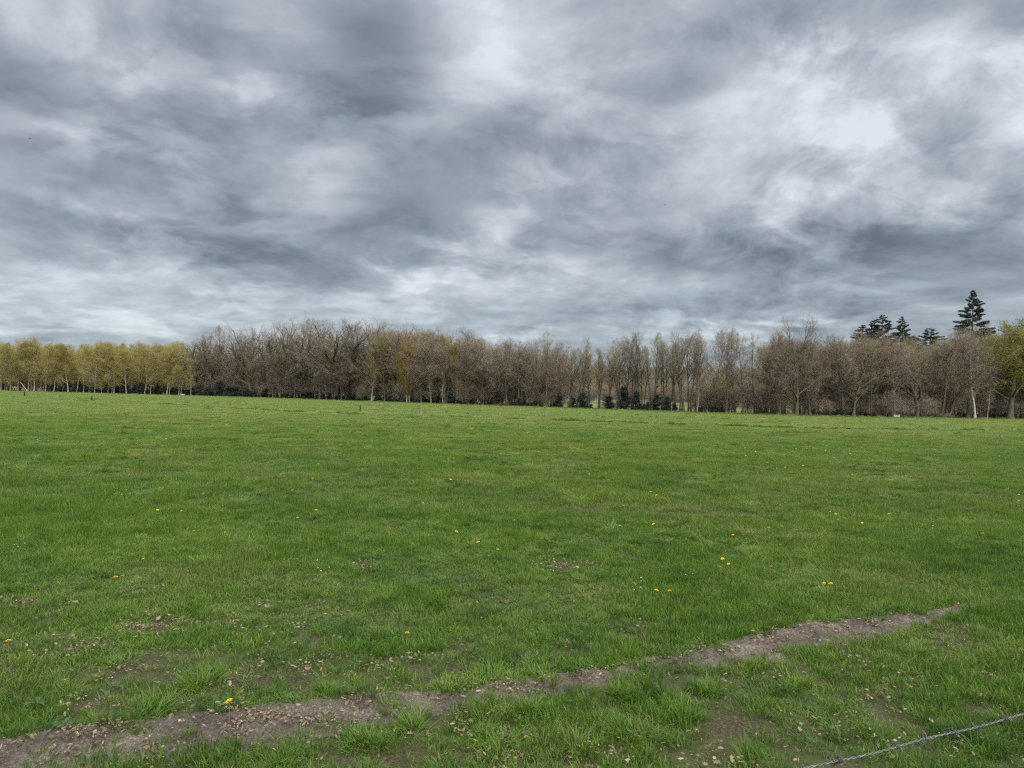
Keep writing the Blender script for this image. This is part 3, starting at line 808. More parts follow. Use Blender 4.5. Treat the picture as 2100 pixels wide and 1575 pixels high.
    for i in range(4):      # many stemmed, round headed
        store('fork', *grow(350 + i, 16, [
            dict(n=15, t0=0.30, ang=40, close=0.2, ratio=1, nseg=6, wig=0.13, trop=0.06, rr=0.6, env=lambda t: max(.3, 1.05 - 0.7 * t), fat=0.022),
            dict(n=7, t0=0.2, ang=40, ratio=0.48, nseg=4, wig=0.15, trop=0.05, rr=0.6),
            dict(n=5, t0=0.15, ang=40, ratio=0.5, nseg=3, wig=0.15, trop=0.03, rr=0.6, fat=0.015)],
            dict(L=0.80, r=0.24, nseg=10, wig=0.06, trop=0.02, taper=0.14, spread=0.40, stems=3, stem_gap=0.4, stem_lean=0.42),
            dict(n=4, L=0.60, w=0.016, sub=2, up=0.32, wood=2)), M_BARKF, M_TWIG)
    BL = [dict(n=26, t0=0.17, ang=46, close=0.3, ratio=1, nseg=6, wig=0.11, trop=0.02, rr=0.5, env=egg, fat=0.015),
          dict(n=7, t0=0.2, ang=44, ratio=0.46, nseg=4, wig=0.15, trop=-0.08, rr=0.6),
          dict(n=4, t0=0.2, ang=40, ratio=0.5, nseg=3, wig=0.15, trop=-0.12, rr=0.6, fat=0.012)]
    for i in range(6):      # birches in first leaf
        store('birch', *grow(400 + i, 15, BL,
            dict(L=0.93, r=0.135, nseg=12, wig=0.055, trop=0.03, taper=0.10, spread=0.24, lean=(-0.05, 0.04, 0.10, -0.12, 0.0, 0.02)[i]),
            dict(n=5, L=0.70, w=0.014, sub=1, up=0.0, droop=0.35, wood=2),
            dict(n=3, jit=0.18, s=0.095, p=0.8)), M_BIRCH, M_BIRCHLEAF)
    for i in range(3):      # golden birches among the brown trees
        store('golden', *grow(450 + i, 16, BL,
            dict(L=0.93, r=0.14, nseg=12, wig=0.05, trop=0.03, taper=0.10, spread=0.20, stems=1 + (i == 1) * 2, stem_gap=0.4),
            dict(n=5, L=0.7, w=0.014, sub=1, up=0.1, droop=0.3, wood=2),
            dict(n=3, jit=0.12, s=0.10, p=0.75)), M_BIRCH, M_GOLDLEAF)
    # a thin white birch, bare, and one with a kinked fork
    store('bare_birch', *grow(470, 15, BL, dict(L=0.95, r=0.19, nseg=14, wig=0.05, trop=0.03, taper=0.12, spread=0.14),
          dict(n=4, L=0.6, w=0.013, sub=1, up=0.1, droop=0.2, wood=2)), M_BIRCH, M_TWIG)
    for i in range(2):      # broad trees in olive new leaf
        store('olive', *grow(500 + i, 16, [
            dict(n=12, t0=0.22, ang=55, close=0.35, ratio=1, nseg=7, wig=0.13, trop=0.06, rr=0.6, env=lambda t: 1.1 - 0.5 * t, fat=0.026),
            dict(n=8, t0=0.2, ang=45, ratio=0.5, nseg=5, wig=0.15, trop=0.03, rr=0.6),
            dict(n=6, t0=0.15, ang=45, ratio=0.5, nseg=3, wig=0.15, trop=0.0, rr=0.6)],
            dict(L=0.66, r=0.30, nseg=9, wig=0.06, trop=0.03, taper=0.25, spread=0.42),
            dict(n=5, L=0.6, w=0.016, sub=1, up=0.1, wood=2),
            dict(n=6, jit=0.2, s=0.15, p=0.9)), M_BARK, M_OLIVE)
    for i in range(4):      # leafless undergrowth
        store('bush', *grow(600 + i, 5, [
            dict(n=7, t0=0.12, ang=45, close=0.2, ratio=1, nseg=5, wig=0.15, trop=0.03, rr=0.6, env=lambda t: 1.1 - 0.6 * t, fat=0.014),
            dict(n=5, t0=0.15, ang=45, ratio=0.5, nseg=3, wig=0.15, trop=0.02, rr=0.6)],
            dict(L=0.82, r=0.045, nseg=7, wig=0.10, trop=0.02, taper=0.2, spread=0.36, stems=7, stem_gap=0.55, stem_lean=0.6),
            dict(n=5, L=0.55, w=0.015, sub=2, up=0.25, wood=1)), M_BARKF, M_TWIG)
    # evergreen holly and yew shapes
    for i in range(4):
        rng = np.random.default_rng(700 + i); GT, GC, var = Geo(), Geo(), []
        H = 4.0; st = branch_path(np.array([0, 0, -0.2]), np.array([0, 0, 1.0]), H * 0.95, 8, 0.06, 0.05, rng)
        GT.tube(st, np.linspace(0.09, 0.015, 9), 6)
        for q in range(46):
            t = rng.uniform(0.04, 0.96); z = t * H
            env = (1.25 - 0.25 * i / 3) * (1 - t) ** (0.55 + 0.15 * (i % 2)) * (0.55 + 0.45 * min(1, t * 6))
            a = rng.uniform(0, 6.28); L = max(0.25, env * rng.uniform(0.4, 1.35))
            P = branch_path(np.array([0, 0, z * 0.9]), np.array([math.cos(a), math.sin(a), 0.35]), L, 4, 0.12, 0.02, rng)
            GT.tube(P, np.linspace(0.025, 0.006, 5), 3)
            for u in np.linspace(0.3, 1.0, 3):
                c = P[min(4, int(u * 4))]
                n = 60
                pos = c + rng.normal(0, 1, (n, 3)) * np.array([0.21, 0.21, 0.19]) * (0.5 + 0.6 * (1 - t)) * rng.uniform(.6, 1.4)
                leaves(GC, var, pos[pos[:, 2] > 0.03], np.full((pos[:, 2] > 0.03).sum(), 0.13), rng)
        store('holly', GT, GC, np.concatenate(var), M_BARKF, M_HOLLY)
    # pale blossoming wild cherry
    store('blossom', *grow(720, 5, [
        dict(n=12, t0=0.12, ang=50, close=0.2, ratio=1, nseg=5, wig=0.14, trop=0.04, rr=0.6, env=lambda t: 1.1 - 0.6 * t, fat=0.016),
        dict(n=6, t0=0.15, ang=45, ratio=0.5, nseg=3, wig=0.15, trop=0.02, rr=0.6)],
        dict(L=0.85, r=0.06, nseg=7, wig=0.09, trop=0.02, taper=0.2, spread=0.40, stems=3, stem_gap=0.3),
        dict(n=6, L=0.5, w=0.014, sub=1, up=0.1, wood=1), dict(n=3, jit=0.1, s=0.10, p=0.7)), M_BARKF, M_PALE)
    # tall firs with drooping tiers
    for i, (full, gapp, ragged) in enumerate(((1.0, 0.20, 0.42), (1.0, 0.16, 0.50), (0.95, 0.14, 0.45))):
        rng = np.random.default_rng(800 + i); GT, GC, var = Geo(), Geo(), []
        H = 28.0
        st = branch_path(np.array([0, 0, -0.4]), np.array([0, 0, 1.0]), H + 0.3, 16, 0.008, 0.05, rng)
        GT.tube(st, np.linspace(0.42, 0.03, 17) * np.r_[1.5, np.ones(16)], 9, cap=True)
        z = H * 0.28
        while z < H * 0.985:
            t = (z - H * 0.28) / (H * 0.72)
            R = full * min(5.6, 12.0 * (1 - t) + 0.15)
            nb = 6 if t < 0.85 else 4
            a0 = rng.uniform(0, 6.28)
            for q in range(nb):
                if rng.uniform() < gapp and t < 0.9: continue
                a = a0 + q * 6.283 / nb + rng.normal(0, 0.25)
                L = R * rng.uniform(1 - ragged * 1.1, 1 + ragged * 0.4)
                up = 0.40 * t + rng.normal(0.02, 0.14)
                d = unit(np.array([math.cos(a), math.sin(a), up]))
                c = np.array([st[0][0], st[0][1], z + rng.normal(0, 0.45 * (1 - t) + .08)])
                P = branch_path(c, d, L, 6, 0.05, -0.045, rng)
                P[-1][2] += 0.12 * L * 0.3; P[-2][2] += 0.05
                GT.tube(P, np.linspace(0.03 + 0.012 * L, 0.01, 7), 4)
                m = int(40 + 95 * L)
                f = rng.uniform(0.18, 1.0, m) ** 0.8 * 6; k = np.minimum(f.astype(int), 5); fr = (f - k)[:, None]
                B = P[k] * (1 - fr) + P[k + 1] * fr
                bd = unit(P[k + 1] - P[k]); sd = unit(np.cross(bd, np.array([0, 0, 1.0]))) * np.where(rng.uniform(0, 1, m) < .5, 1, -1)[:, None]
                dd = unit(bd * 0.7 + sd * rng.uniform(0.1, 1.0, (m, 1)) + np.array([0, 0, -0.42]) + rng.normal(0, .34, (m, 3)))
                LL = (0.28 + 0.16 * L * (1 - f / 8)) * rng.uniform(0.6, 1.25, m)
                twigs(GC, var, B, dd, LL, np.full(m, 0.15), rng, 0.4, 0.45)
            z += (0.72 if t < 0.7 else 0.5) * rng.uniform(0.75, 1.2) * (1.0 if i == 0 else 1.25)
        store('fir', GT, GC, np.concatenate(var), M_BARKF, M_FIR)
build_protos()
print('tree prototypes', {k: [(len(a[1].polygons), round(a[2], 1), round(a[3], 1)) for a in v] for k, v in PROTO.items()})

R_T = random.Random(77)
TREES = []      # (name, kind, px, root)
NAMES = {'oak': 'oak_tree', 'forest': 'bare_tree', 'slim': 'slender_tree', 'fork': 'bare_tree', 'dome': 'bare_tree', 'line': 'bare_tree', 'budding': 'budding_tree', 'birch': 'birch_tree', 'golden': 'birch_tree',
         'bare_birch': 'birch_tree', 'olive': 'leafy_tree', 'bush': 'bare_bush', 'holly': 'holly_bush', 'blossom': 'blossom_bush', 'fir': 'fir_tree'}
def plant_at(kind, x, y, h, i=None, wide=1.0, rz=None, z=0.0):
    v = PROTO[kind]; i = R_T.randrange(len(v)) if i is None else i % len(v)
    tm, cm, top, r = v[i]
    s = h / top
    root = empty(NAMES[kind], (x, y, z), R_T.uniform(0, 6.28) if rz is None else rz, (s * wide, s * wide, s))
    if kind in ('birch', 'forest', 'slim', 'golden'): root.rotation_euler.x, root.rotation_euler.y = R_T.gauss(0, .05), R_T.gauss(0, .05)
    link('trunk' if kind not in ('bush', 'holly', 'blossom') else 'stems', tm, root)
    link('crown' if kind not in ('bush', 'holly', 'blossom') else 'foliage', cm, root)
    return root
def plant(kind, px, top, dd=0.0, i=None, wide=1.0, rz=None):
    """tree whose foot stands on the heading of photo column px, dd metres behind the meadow's edge, reaching the sight line of row top"""
    Y = float(edge(px)) + dd
    g = at_depth(px, 800, Y); X = g[0]
    base_y = project(np.array([X, Y, 0.0]))[1]
    h = at_depth(px, top, Y)[2]
    r = plant_at(kind, X, Y, h, i, wide * {'forest': 1.18, 'oak': 1.12, 'fork': 1.12, 'birch': 1.12}.get(kind, 1.0), rz)
    TREES.append([kind, px, dd, r])
    return r
# ---- front row, left to right: kind, photo column, top row, metres behind the edge, variant, width, label
FRONT = [
 # the birches of the left corner
 ('birch',  2,705,2,2,1.0,None),('birch', 22,702,1,0,.9,None),('birch', 37,704,3,4,.9,None),('birch', 58,690,2,2,1.1,None),('birch', 70,701,1,1,.9,None),
 ('birch', 88,704,2,4,.9,None),('birch', 93,703,1,0,.9,None),('birch',110,705,1.5,5,.9,None),('birch',117,704,3,1,.9,None),('birch',127,706,2,4,.9,None),
 ('birch',140,704,0.5,4,1.0,None),('birch',157,706,2,5,.9,None),('birch',171,705,1,0,.8,None),('birch',195,703,.5,1,1.0,None),('birch',222,702,2,5,.9,None),
 ('birch',234,701,.5,4,1.1,None),('birch',260,703,1,0,1.0,None),('birch',283,704,3,1,1.0,None),('birch',297,703,1,5,1.0,None),('birch',318,704,3,2,1.0,None),
 ('birch',342,704,1,3,1.0,None),('birch',367,716,1,2,.8,None),('birch',392,730,.5,0,.7,None),
 # big oaks on the rise of the wood
 ('oak',388,700,8,1,.95,None),('oak',420,686,5,0,.85,None),('slim',451,670,7,1,1.0,None),('oak',478,674,5,2,.9,None),('oak',516,670,4,3,.95,None),
 ('oak',560,662,6,4,1.0,None),('oak',604,658,4,0,.95,None),('forest',640,655,6,2,1.0,None),('oak',690,653,3,1,1.15,'broad crooked oak with the heaviest limbs, tallest of the bare oaks'),
 ('forest',733,656,6,0,1.0,None),('oak',800,656,8,3,1.0,None),('oak',846,663,8,2,.85,None),('forest',886,676,6,3,1.0,None),('oak',942,671,7,4,.9,None),
 ('golden',763,690,1,0,1.0,'white-trunked birch in golden leaf before the dark oaks'),('golden',838,694,1,1,.95,'three-stemmed birch in yellow-green leaf near the grey post'),
 ('golden',896,688,4,2,.9,'young birch with yellow-green top between bare brown trees'),('golden',936,702,3,0,.8,'small birch with an orange-yellow top beside a bare oak'),
 ('oak',402,690,11,2,.9,None),('oak',436,681,12,4,.9,None),('oak',498,669,11,1,.9,None),('oak',540,666,12,0,.9,None),('oak',582,659,11,3,.9,None),('oak',622,657,10,2,1.0,None),
 ('oak',663,656,12,4,.95,None),('oak',714,656,11,3,.9,None),('oak',757,660,13,1,.9,None),('oak',824,661,12,0,.9,None),('oak',866,671,13,2,.85,None),('oak',906,677,12,1,.85,None),('oak',968,684,12,3,.8,None),
 # brown trees of the middle
 ('fork',700,740,1,0,.9,None),('forest',655,700,1,4,.9,None),('forest',604,690,2,5,.9,None),('forest',560,720,1,1,.9,None),
 ('bare_birch',885,745,.5,0,.8,None),('bare_birch',909,760,.5,0,.8,None),
 ('forest',865,700,1,1,1.0,None),('fork',915,705,1.5,2,1.0,None),('forest',962,690,2,4,1.0,None),('fork',990,693,1.5,1,.9,None),('forest',1014,692,2,0,1.0,None),
 ('forest',1040,698,1,5,1.0,None),('fork',1066,700,1,3,.9,None),('forest',1096,698,1.5,2,1.0,None),('slim',1122,680,1,0,1.35,'pale budding tree rising above its brown neighbours'),
 ('forest',1150,704,1.5,3,.9,None),
 # thin line with sky between
 ('line',1166,710,1,1,1.0,None),('slim',1197,693,1.5,2,.9,None),('line',1183,706,2.5,1,.9,None),('line',1228,711,1,0,1.0,None),('line',1246,692,2,1,.9,None),('line',1266,690,1,3,.95,None),
 ('line',1285,686,2.5,4,.9,None),('line',1299,680,1,0,1.05,None),('line',1312,686,2.5,2,.9,None),('slim',1342,681,1.5,2,.95,None),('line',1358,696,3,3,.85,None),('line',1374,688,2,1,.95,None),('line',1395,682,1,4,1.0,None),('line',1412,680,2.5,0,.95,None),
 ('line',1430,671,.5,3,1.15,None),('bare_birch',1431,752,.2,0,.5,'thin white birch stem in front of dark trunks, beside the gap'),('forest',1458,681,2,2,.85,None),('forest',1490,676,1,5,.9,None),('slim',1508,680,3,3,.9,None),
 ('forest',1524,682,2,1,.85,None),('slim',1548,682,4,0,.9,None),
 # right hand wood
 ('fork',1584,676,4,2,.8,None),('dome',1634,655,.3,0,.90,'broad bare tree with a domed round crown, just right of the gap'),('forest',1600,705,1,4,.9,None),('forest',1662,700,2,0,.9,None),
 ('forest',1694,690,3,5,.9,None),('fork',1728,694,2,3,.9,None),('forest',1752,682,1,2,1.1,None),('oak',1800,672,4,0,.8,None),('fork',1832,690,1.5,0,1.0,None),
 ('oak',1880,694,.5,2,1.0,'low spreading oak with a stout dark trunk beside the white trough'),('fork',1925,700,3,1,.9,None),('forest',1948,676,3,3,1.1,None),
 ('oak',1985,664,5,4,.75,None),('bare_birch',2026,770,-.6,0,.9,'short white birch with a bent stem beside the tall leafless one'),('bare_birch',2000,668,-1.4,0,.9,'tall white-trunked birch, leafless, in front of brown trees'),
 ('olive',2072,662,-.5,0,1.45,'broad tree in yellow-green new leaf beside the rail fence'),('olive',2118,655,3,1,1.5,None),('olive',2180,660,4,0,1.0,None),
]
for kind, px, top, dd, i, wd, lab in FRONT:
    r = plant(kind, px, top, dd, i, wd)
    if lab: r['label'] = lab
    r['front'] = 1
# evergreens rising behind the right-hand wood
def fir(px, top, dd, i, wide, lab, rz):
    r = plant('fir', px, top, dd, i, wide, rz); r['label'] = lab; r['front'] = 1
fir(1993, 599, 32, 0, .80, 'tall pointed dark fir standing clear above the right-hand trees', 0.4)
fir(1808, 648, 40, 1, 1.1, 'ragged dark fir with a broad broken top behind brown crowns', 1.2)
fir(1848, 652, 46, 2, .85, 'narrow dark fir just beside the broad broken-topped one', 2.0)
fir(1768, 668, 44, 1, 1.2, 'dark fir at the left end of the row of firs', 4.0)
fir(1789, 660, 42, 2, 1.0, 'dark fir tucked against the left side of the broken-topped one', 3.0)
fir(1905, 675, 48, 1, 1.5, 'dark flat-topped fir barely showing between two taller firs', 5.0)
for px, top, dd in ((1764, 790, 60), (1826, 782, 64), (1700, 770, 70), (1950, 780, 60), (2010, 760, 55), (2060, 775, 70), (1880, 770, 75)):
    r = plant('fir', px, top, dd, R_T.randrange(3), 1.9)
    tag(r, 'young dark fir in deep shade behind the right-hand trees', 'fir', 'young firs behind the right-hand trees'); r['front'] = 2

# ---- rows deeper in the wood
SKY_X = [-200, 0, 60, 100, 340, 380, 450, 520, 600, 660, 740, 850, 880, 960, 1000, 1100, 1150, 1200, 1300, 1430, 1560, 1640, 1690, 1800, 1900, 2000, 2100, 2300]
SKY_Y = [706, 706, 698, 706, 706, 696, 684, 676, 668, 664, 666, 670, 684, 688, 700, 706, 716, 716, 705, 690, 694, 690, 698, 690, 700, 684, 675, 680]
def deep(px0, px1, step, dds, kinds, drop, grp, lab, cat='tree'):
    for dd in dds:
        px = px0 + R_T.uniform(0, step)
        while px < px1:
            top = np.interp(px, SKY_X, SKY_Y) + drop + R_T.uniform(-4, 14)
            r = plant(R_T.choice(kinds), px, top, dd + R_T.uniform(-3, 3), None, R_T.uniform(.85, 1.1))
            tag(r, lab, cat, grp); r['front'] = 2
            px += step * R_T.uniform(0.7, 1.3)
deep(-140, 372, 15, (6, 14, 25), ['birch'], 3, 'birches inside the left corner', 'birch in yellow-green leaf standing inside the left corner of the wood')
deep(-140, 372, 21, (2, 9), ['birch'], 44, 'young birches under the taller ones', 'small young birch with low leaves under the taller left-hand birches')
deep(-60, 380, 46, (16, 26), ['forest'], 6, 'bare trees among the birches', 'bare brown tree standing behind the birches')
deep(392, 760, 24, (12, 24), ['forest', 'forest', 'fork'], 46, 'bare trees behind the big oaks', 'bare brown tree standing behind the big crooked oaks')
deep(760, 1150, 23, (7, 15, 25), ['forest', 'fork', 'forest', 'forest'], 8, 'bare trees in the middle of the wood', 'bare brown tree in the dense middle of the wood')
deep(1545, 2260, 27, (9, 18, 30), ['forest', 'fork', 'forest'], 8, 'bare trees behind the right-hand edge', 'bare brown tree behind the right-hand edge trees')

deep(760, 1180, 62, (5, 12), ['budding'], 4, 'budding trees in the middle of the wood', 'tree with a faint olive haze of buds in the middle wood')
deep(1540, 2260, 66, (6, 14), ['budding'], 4, 'budding trees behind the right-hand edge', 'tree with a faint olive haze of buds in the right-hand wood')
deep(380, 760, 95, (9,), ['budding'], 66, 'budding trees behind the big oaks', 'tree with a faint olive haze of buds behind the crooked oaks')
deep(1720, 1990, 20, (37,), ['forest', 'fork'], -4, 'bare trees behind the right-hand edge', 'bare brown tree behind the right-hand edge trees')
deep(1168, 1440, 22, (4, 8), ['line', 'line', 'slim'], 0, 'thin trees behind the open line', 'thin bare tree a few steps behind the open line of trees')
# ---- leafless undergrowth along the foot of the wood
def under(px0, px1, step, hpx, dd0, dd1, lab, grp):
    px = px0
    while px < px1:
        dd = R_T.uniform(dd0, dd1)
        by = project(np.array([*at_depth(px, 800, float(edge(px)) + dd)[:2], 0.0]))[1]
        r = plant('bush', px, by - hpx * R_T.uniform(0.6, 1.25), dd, None, R_T.uniform(0.9, 1.4))
        tag(r, lab, 'bush', grp); r['front'] = 2
        px += step * R_T.uniform(0.6, 1.4)
under(-140, 380, 17, 46, 10, 20, 'leafless brown bush in the shade behind the birches', 'undergrowth behind the birches')
under(-140, 380, 17, 50, 22, 36, 'leafless brown bush in the shade behind the birches', 'undergrowth behind the birches')
under(380, 1120, 19, 62, 16, 34, 'leafless brown bush deep inside the wood', 'undergrowth deep in the wood')
under(380, 760, 20, 40, 3, 9, 'leafless brown bush under the big crooked oaks', 'undergrowth under the oaks')
under(745, 1165, 14, 48, 1, 8, 'leafless brown bush crowding the middle of the wood edge', 'undergrowth in the middle of the wood')
under(1460, 2150, 14, 52, 1.5, 12, 'leafless brown bush under the right-hand trees', 'undergrowth under the right-hand trees')
under(1432, 1500, 9, 50, 2, 9, 'leafless brown bush screening the brick house', 'undergrowth before the brick house')
under(1165, 1440, 50, 26, 1, 4, 'low leafless bush in the thin line of trees by the gap', 'undergrowth by the gap')

# ---- dark evergreens at the foot: photo column, top row, width in photo pixels, metres behind the edge
HOLLY = [(115,788,34,2),(141,789,30,1.5),(160,790,30,2.5),(178,786,44,3),(205,789,34,1.5),(222,792,30,3),(241,770,24,3),(258,792,30,2),(276,789,36,2.5),(301,762,36,4),
 (318,792,30,2),(333,790,34,3),(352,794,36,2),(372,792,30,3),(395,792,30,4),(421,789,34,2.5),(450,782,62,1.5),(474,794,36,3),(492,792,36,2),(512,800,34,3),(527,796,52,2.5),
 (556,803,40,3),(590,804,34,3),(622,800,30,3),(650,806,36,4),(676,806,40,3),(704,804,46,2),(738,808,36,3),(790,810,34,3),(812,811,34,2),(842,813,30,3),(862,811,24,2),
 (886,813,34,3),(917,806,26,2),(932,812,34,3),(965,816,30,3),(1000,811,30,1.5),(1020,803,18,.8),(1058,816,24,.8),(1082,822,26,2),(1104,819,18,.8),(1130,826,24,2),
 (1147,811,15,.8),(1186,805,33,.8),(1206,829,22,.5),(1249,812,24,.6),(1293,793,40,.6),(1322,824,24,.6),(1358,810,36,1),(1378,826,20,.8),(1434,833,20,.8),
 (1472,833,30,1),(1559,834,24,.4),(1970,846,26,.6),(2052,845,34,1),(1726,838,26,2),(1690,842,24,2),(1776,843,30,2),(1830,846,30,2.5)]
for k, (px, top, wpx, dd) in enumerate(HOLLY):
    Y = float(edge(px)) + dd; i = k % 4
    h = at_depth(px, top, Y)[2]; tm, cm, tp, rr = PROTO['holly'][i]
    wide = (wpx / 2 * Y / F) / (rr * h / tp)
    m = 1 if wide < 1.7 else (2 if wide < 2.7 else 3)
    for q in range(m):
        off = (q - (m - 1) / 2) * wpx * 0.62 / max(1, m - 1) if m > 1 else 0
        by = project(np.array([*at_depth(px, 800, Y)[:2], 0.0]))[1]
        tq = top if (m == 1 or q == k % m) else by - (by - top) * R_T.uniform(.55, .9)
        r = plant('holly', px + off, tq, dd + R_T.uniform(-.4, .6), i + q, float(np.clip(wide / m * 1.35 if m > 1 else wide * 1.2, 0.85, 2.0)))
        r['front'] = 3
        if px == 1293: r['label'] = 'tall dark holly in the gap, tallest of the evergreens standing there'
        elif px == 450: r['label'] = 'dark holly of the broad mound where the birches meet the oaks'
        elif px < 1000:
            r['label'] = 'dark evergreen bush in the low dark line under ' + ('the left-hand birches' if px < 380 else 'the big crooked oaks' if px < 760 else 'the middle trees')
r = plant('blossom', 186, 756, 1.2, 0, 1.0); tag(r, 'pale blossoming bush among white birch trunks', 'bush'); r['front'] = 1

# ---- far wood beyond the second meadow
far_pts, far_i, far_s, far_r = [], [], [], []
FCOL = bpy.data.collections.new('far_wood_sources'); FK = []
for kind, n in (('forest', 4), ('birch', 3), ('fork', 2), ('olive', 1), ('bush', 2), ('fir', 1)):
    for i in range(n):
        tm, cm, top, r = PROTO[kind][i]
        e = bpy.data.objects.new('f%02d_%s' % (len(FK), kind), cm)
        me2 = cm
        FCOL.objects.link(e); FK.append((kind, top))
rf = np.random.default_rng(9)
for Y, drop in ((330, 6), (340, 3), (352, 0), (366, 0)):
    for X in np.arange(-340, 420, 4.6):
        k = rf.choice([0, 1, 2, 3, 4, 5, 6, 7, 8, 9], p=[.14, .13, .13, .13, .11, .11, .11, .05, .05, .04])
        h = (17.2 + 2.0 + 2.2 * (fbm(np.array([X * 0.03]), np.array([Y * 1.0]), 5)[0] - .5) * 2 + rf.normal(0, .8)) - drop * 0.4
        far_pts.append((X + rf.normal(0, 1.6), Y + rf.normal(0, 2), 0)); far_i.append(k)
        s = h / FK[k][1]; far_s.append((s, s, s)); far_r.append((0, 0, rf.uniform(0, 6.28)))
for X in np.arange(-360, 440, 1.15):
    k = rf.choice([10, 11]); s = rf.uniform(5, 10.5) / FK[k][1]
    far_pts.append((X + rf.normal(0, 1), 327 + rf.uniform(0, 22), 0)); far_i.append(k); far_s.append((s * 1.25, s * 1.25, s)); far_r.append((0, 0, rf.uniform(0, 6.28)))
fm = mesh_np('far_woodland', far_pts)
at = fm.attributes.new('pick', 'INT', 'POINT'); at.data.foreach_set('value', np.array(far_i, np.int32))
at = fm.attributes.new('turn', 'FLOAT_VECTOR', 'POINT'); at.data.foreach_set('vector', np.array(far_r, np.float32).ravel())
at = fm.attributes.new('size', 'FLOAT_VECTOR', 'POINT'); at.data.foreach_set('vector', np.array(far_s, np.float32).ravel())
fw = link('far_woodland', fm); fw.modifiers.new('scatter', 'NODES').node_group = scatter_group('far_wood_scatter', FCOL)
tag(fw, 'distant brown and olive wood beyond the second meadow', 'wood', kind='stuff')

# ---- woodland floor: dead leaves and earth from the meadow's edge inward
def m_floor():
    m, t, out = new_mat('woodland_floor')
    P = t.node('ShaderNodeNewGeometry').outputs['Position']
    n = t.noise(P, 0.5, 5, 0.65); n2 = t.noise(P, 7.0, 4, 0.65)
    k = t.math('ADD', t.math('MULTIPLY', n, .5), t.math('MULTIPLY', n2, .5))
    col = t.ramp(k, [(0.3, (0.030, 0.026, 0.016)), (0.48, (0.062, 0.048, 0.032)), (0.6, (0.10, 0.075, 0.052)), (0.75, (0.055, 0.075, 0.028))])
    t.l.new(principled(t, col, 0.95, 0.1), out.inputs[0]); return m
M_FLOOR = m_floor()
def floor_sheet(pxs, d0, d1):
    a, b = [], []
    for px in pxs:
        Y0 = float(edge(px)) + d0(px); Y1 = float(edge(px)) + d1(px)
        g0 = at_depth(px, 800, Y0); g1 = at_depth(px, 800, Y1)
        a.append((g0[0], Y0, 0.03)); b.append((g1[0], Y1, 0.03))
    n = len(a)
    return np.array(a + b), [(i, i + 1, n + i + 1, n + i) for i in range(n - 1)]
pxs = np.arange(-700, 1121, 20.0)
V, Q = floor_sheet(pxs, lambda p: -0.6 + 0.5 * math.sin(p * 0.11), lambda p: 60 if p < 1000 else 60 - (p - 1000) * 0.45)
o = link('woodland_floor', mesh_np('woodland_floor', V, None, Q, M_FLOOR)); tag(o, 'leaf-strewn floor of the wood', kind='structure')
pxs = np.arange(1120, 1641, 20.0)
V, Q = floor_sheet(pxs, lambda p: -0.5 + 0.4 * math.sin(p * 0.13), lambda p: 5.5)
o = link('woodland_floor', mesh_np('woodland_floor', V, None, Q, M_FLOOR)); tag(o, 'earth strip under the thin line of trees', kind='structure')
pxs = np.arange(1640, 2700, 20.0)
V, Q = floor_sheet(pxs, lambda p: 28, lambda p: 130)
o = link('woodland_floor', mesh_np('woodland_floor', V, None, Q, M_FLOOR)); tag(o, 'leaf-strewn floor of the right-hand wood', kind='structure')

# ---- labels: each edge tree is found from a landmark of its own
MARKS = [(50, 'the dark stake at the far left corner'), (140, 'the leaning white stake'), (186, 'the pale blossom bush'), (450, 'the broad dark holly mound'), (690, 'the tallest crooked oak'), (763, 'the golden birch'),
         (838, 'the three-stemmed birch'), (1122, 'the pale budding tree'), (1293, 'the tall dark holly in the gap'), (1634, 'the domed round-crowned tree'), (1838, 'the white trough'),
         (2000, 'the tall leafless white birch'), (2072, 'the broad yellow-green tree')]
WORDS = ['first', 'second', 'third', 'fourth', 'fifth', 'sixth', 'seventh', 'eighth', 'ninth', 'tenth', 'eleventh', 'twelfth', 'thirteenth', 'fourteenth', 'fifteenth', 'sixteenth', 'seventeenth', 'eighteenth', 'nineteenth', 'twentieth'] + ['%s' % q for q in range(21, 60)]
KIND = {'oak': ('bare crooked oak', 'oak'), 'forest': ('bare brown tree', 'tree'), 'fork': ('bare brown tree', 'tree'), 'slim': ('slender upright bare tree', 'tree'),
        'birch': ('yellow-green birch', 'birch'), 'golden': ('golden birch', 'birch'), 'budding': ('budding tree', 'tree'), 'line': ('thin-crowned bare tree', 'tree'), 'dome': ('domed bare tree', 'tree'), 'bare_birch': ('thin leafless white-stemmed birch', 'birch'),
        'olive': ('tree in yellow-green new leaf', 'tree'), 'holly': ('dark evergreen bush', 'bush'), 'fir': ('dark fir', 'fir')}
GRP = {'oak': 'oaks along the edge of the wood', 'forest': 'bare trees along the edge of the wood', 'fork': 'bare trees along the edge of the wood', 'dome': 'bare trees along the edge of the wood', 'line': 'thin trees in the open line', 'slim': 'slender trees along the edge of the wood',
       'birch': 'birches along the edge of the wood', 'golden': 'birches along the edge of the wood', 'bare_birch': 'birches along the edge of the wood', 'olive': 'leafy trees by the rail fence',
       'holly': 'dark evergreen bushes at the foot of the wood', 'fir': 'firs above the right-hand wood'}
edge_trees = sorted([t for t in TREES if t[3].get('front') in (1, 3)], key=lambda t: t[1])
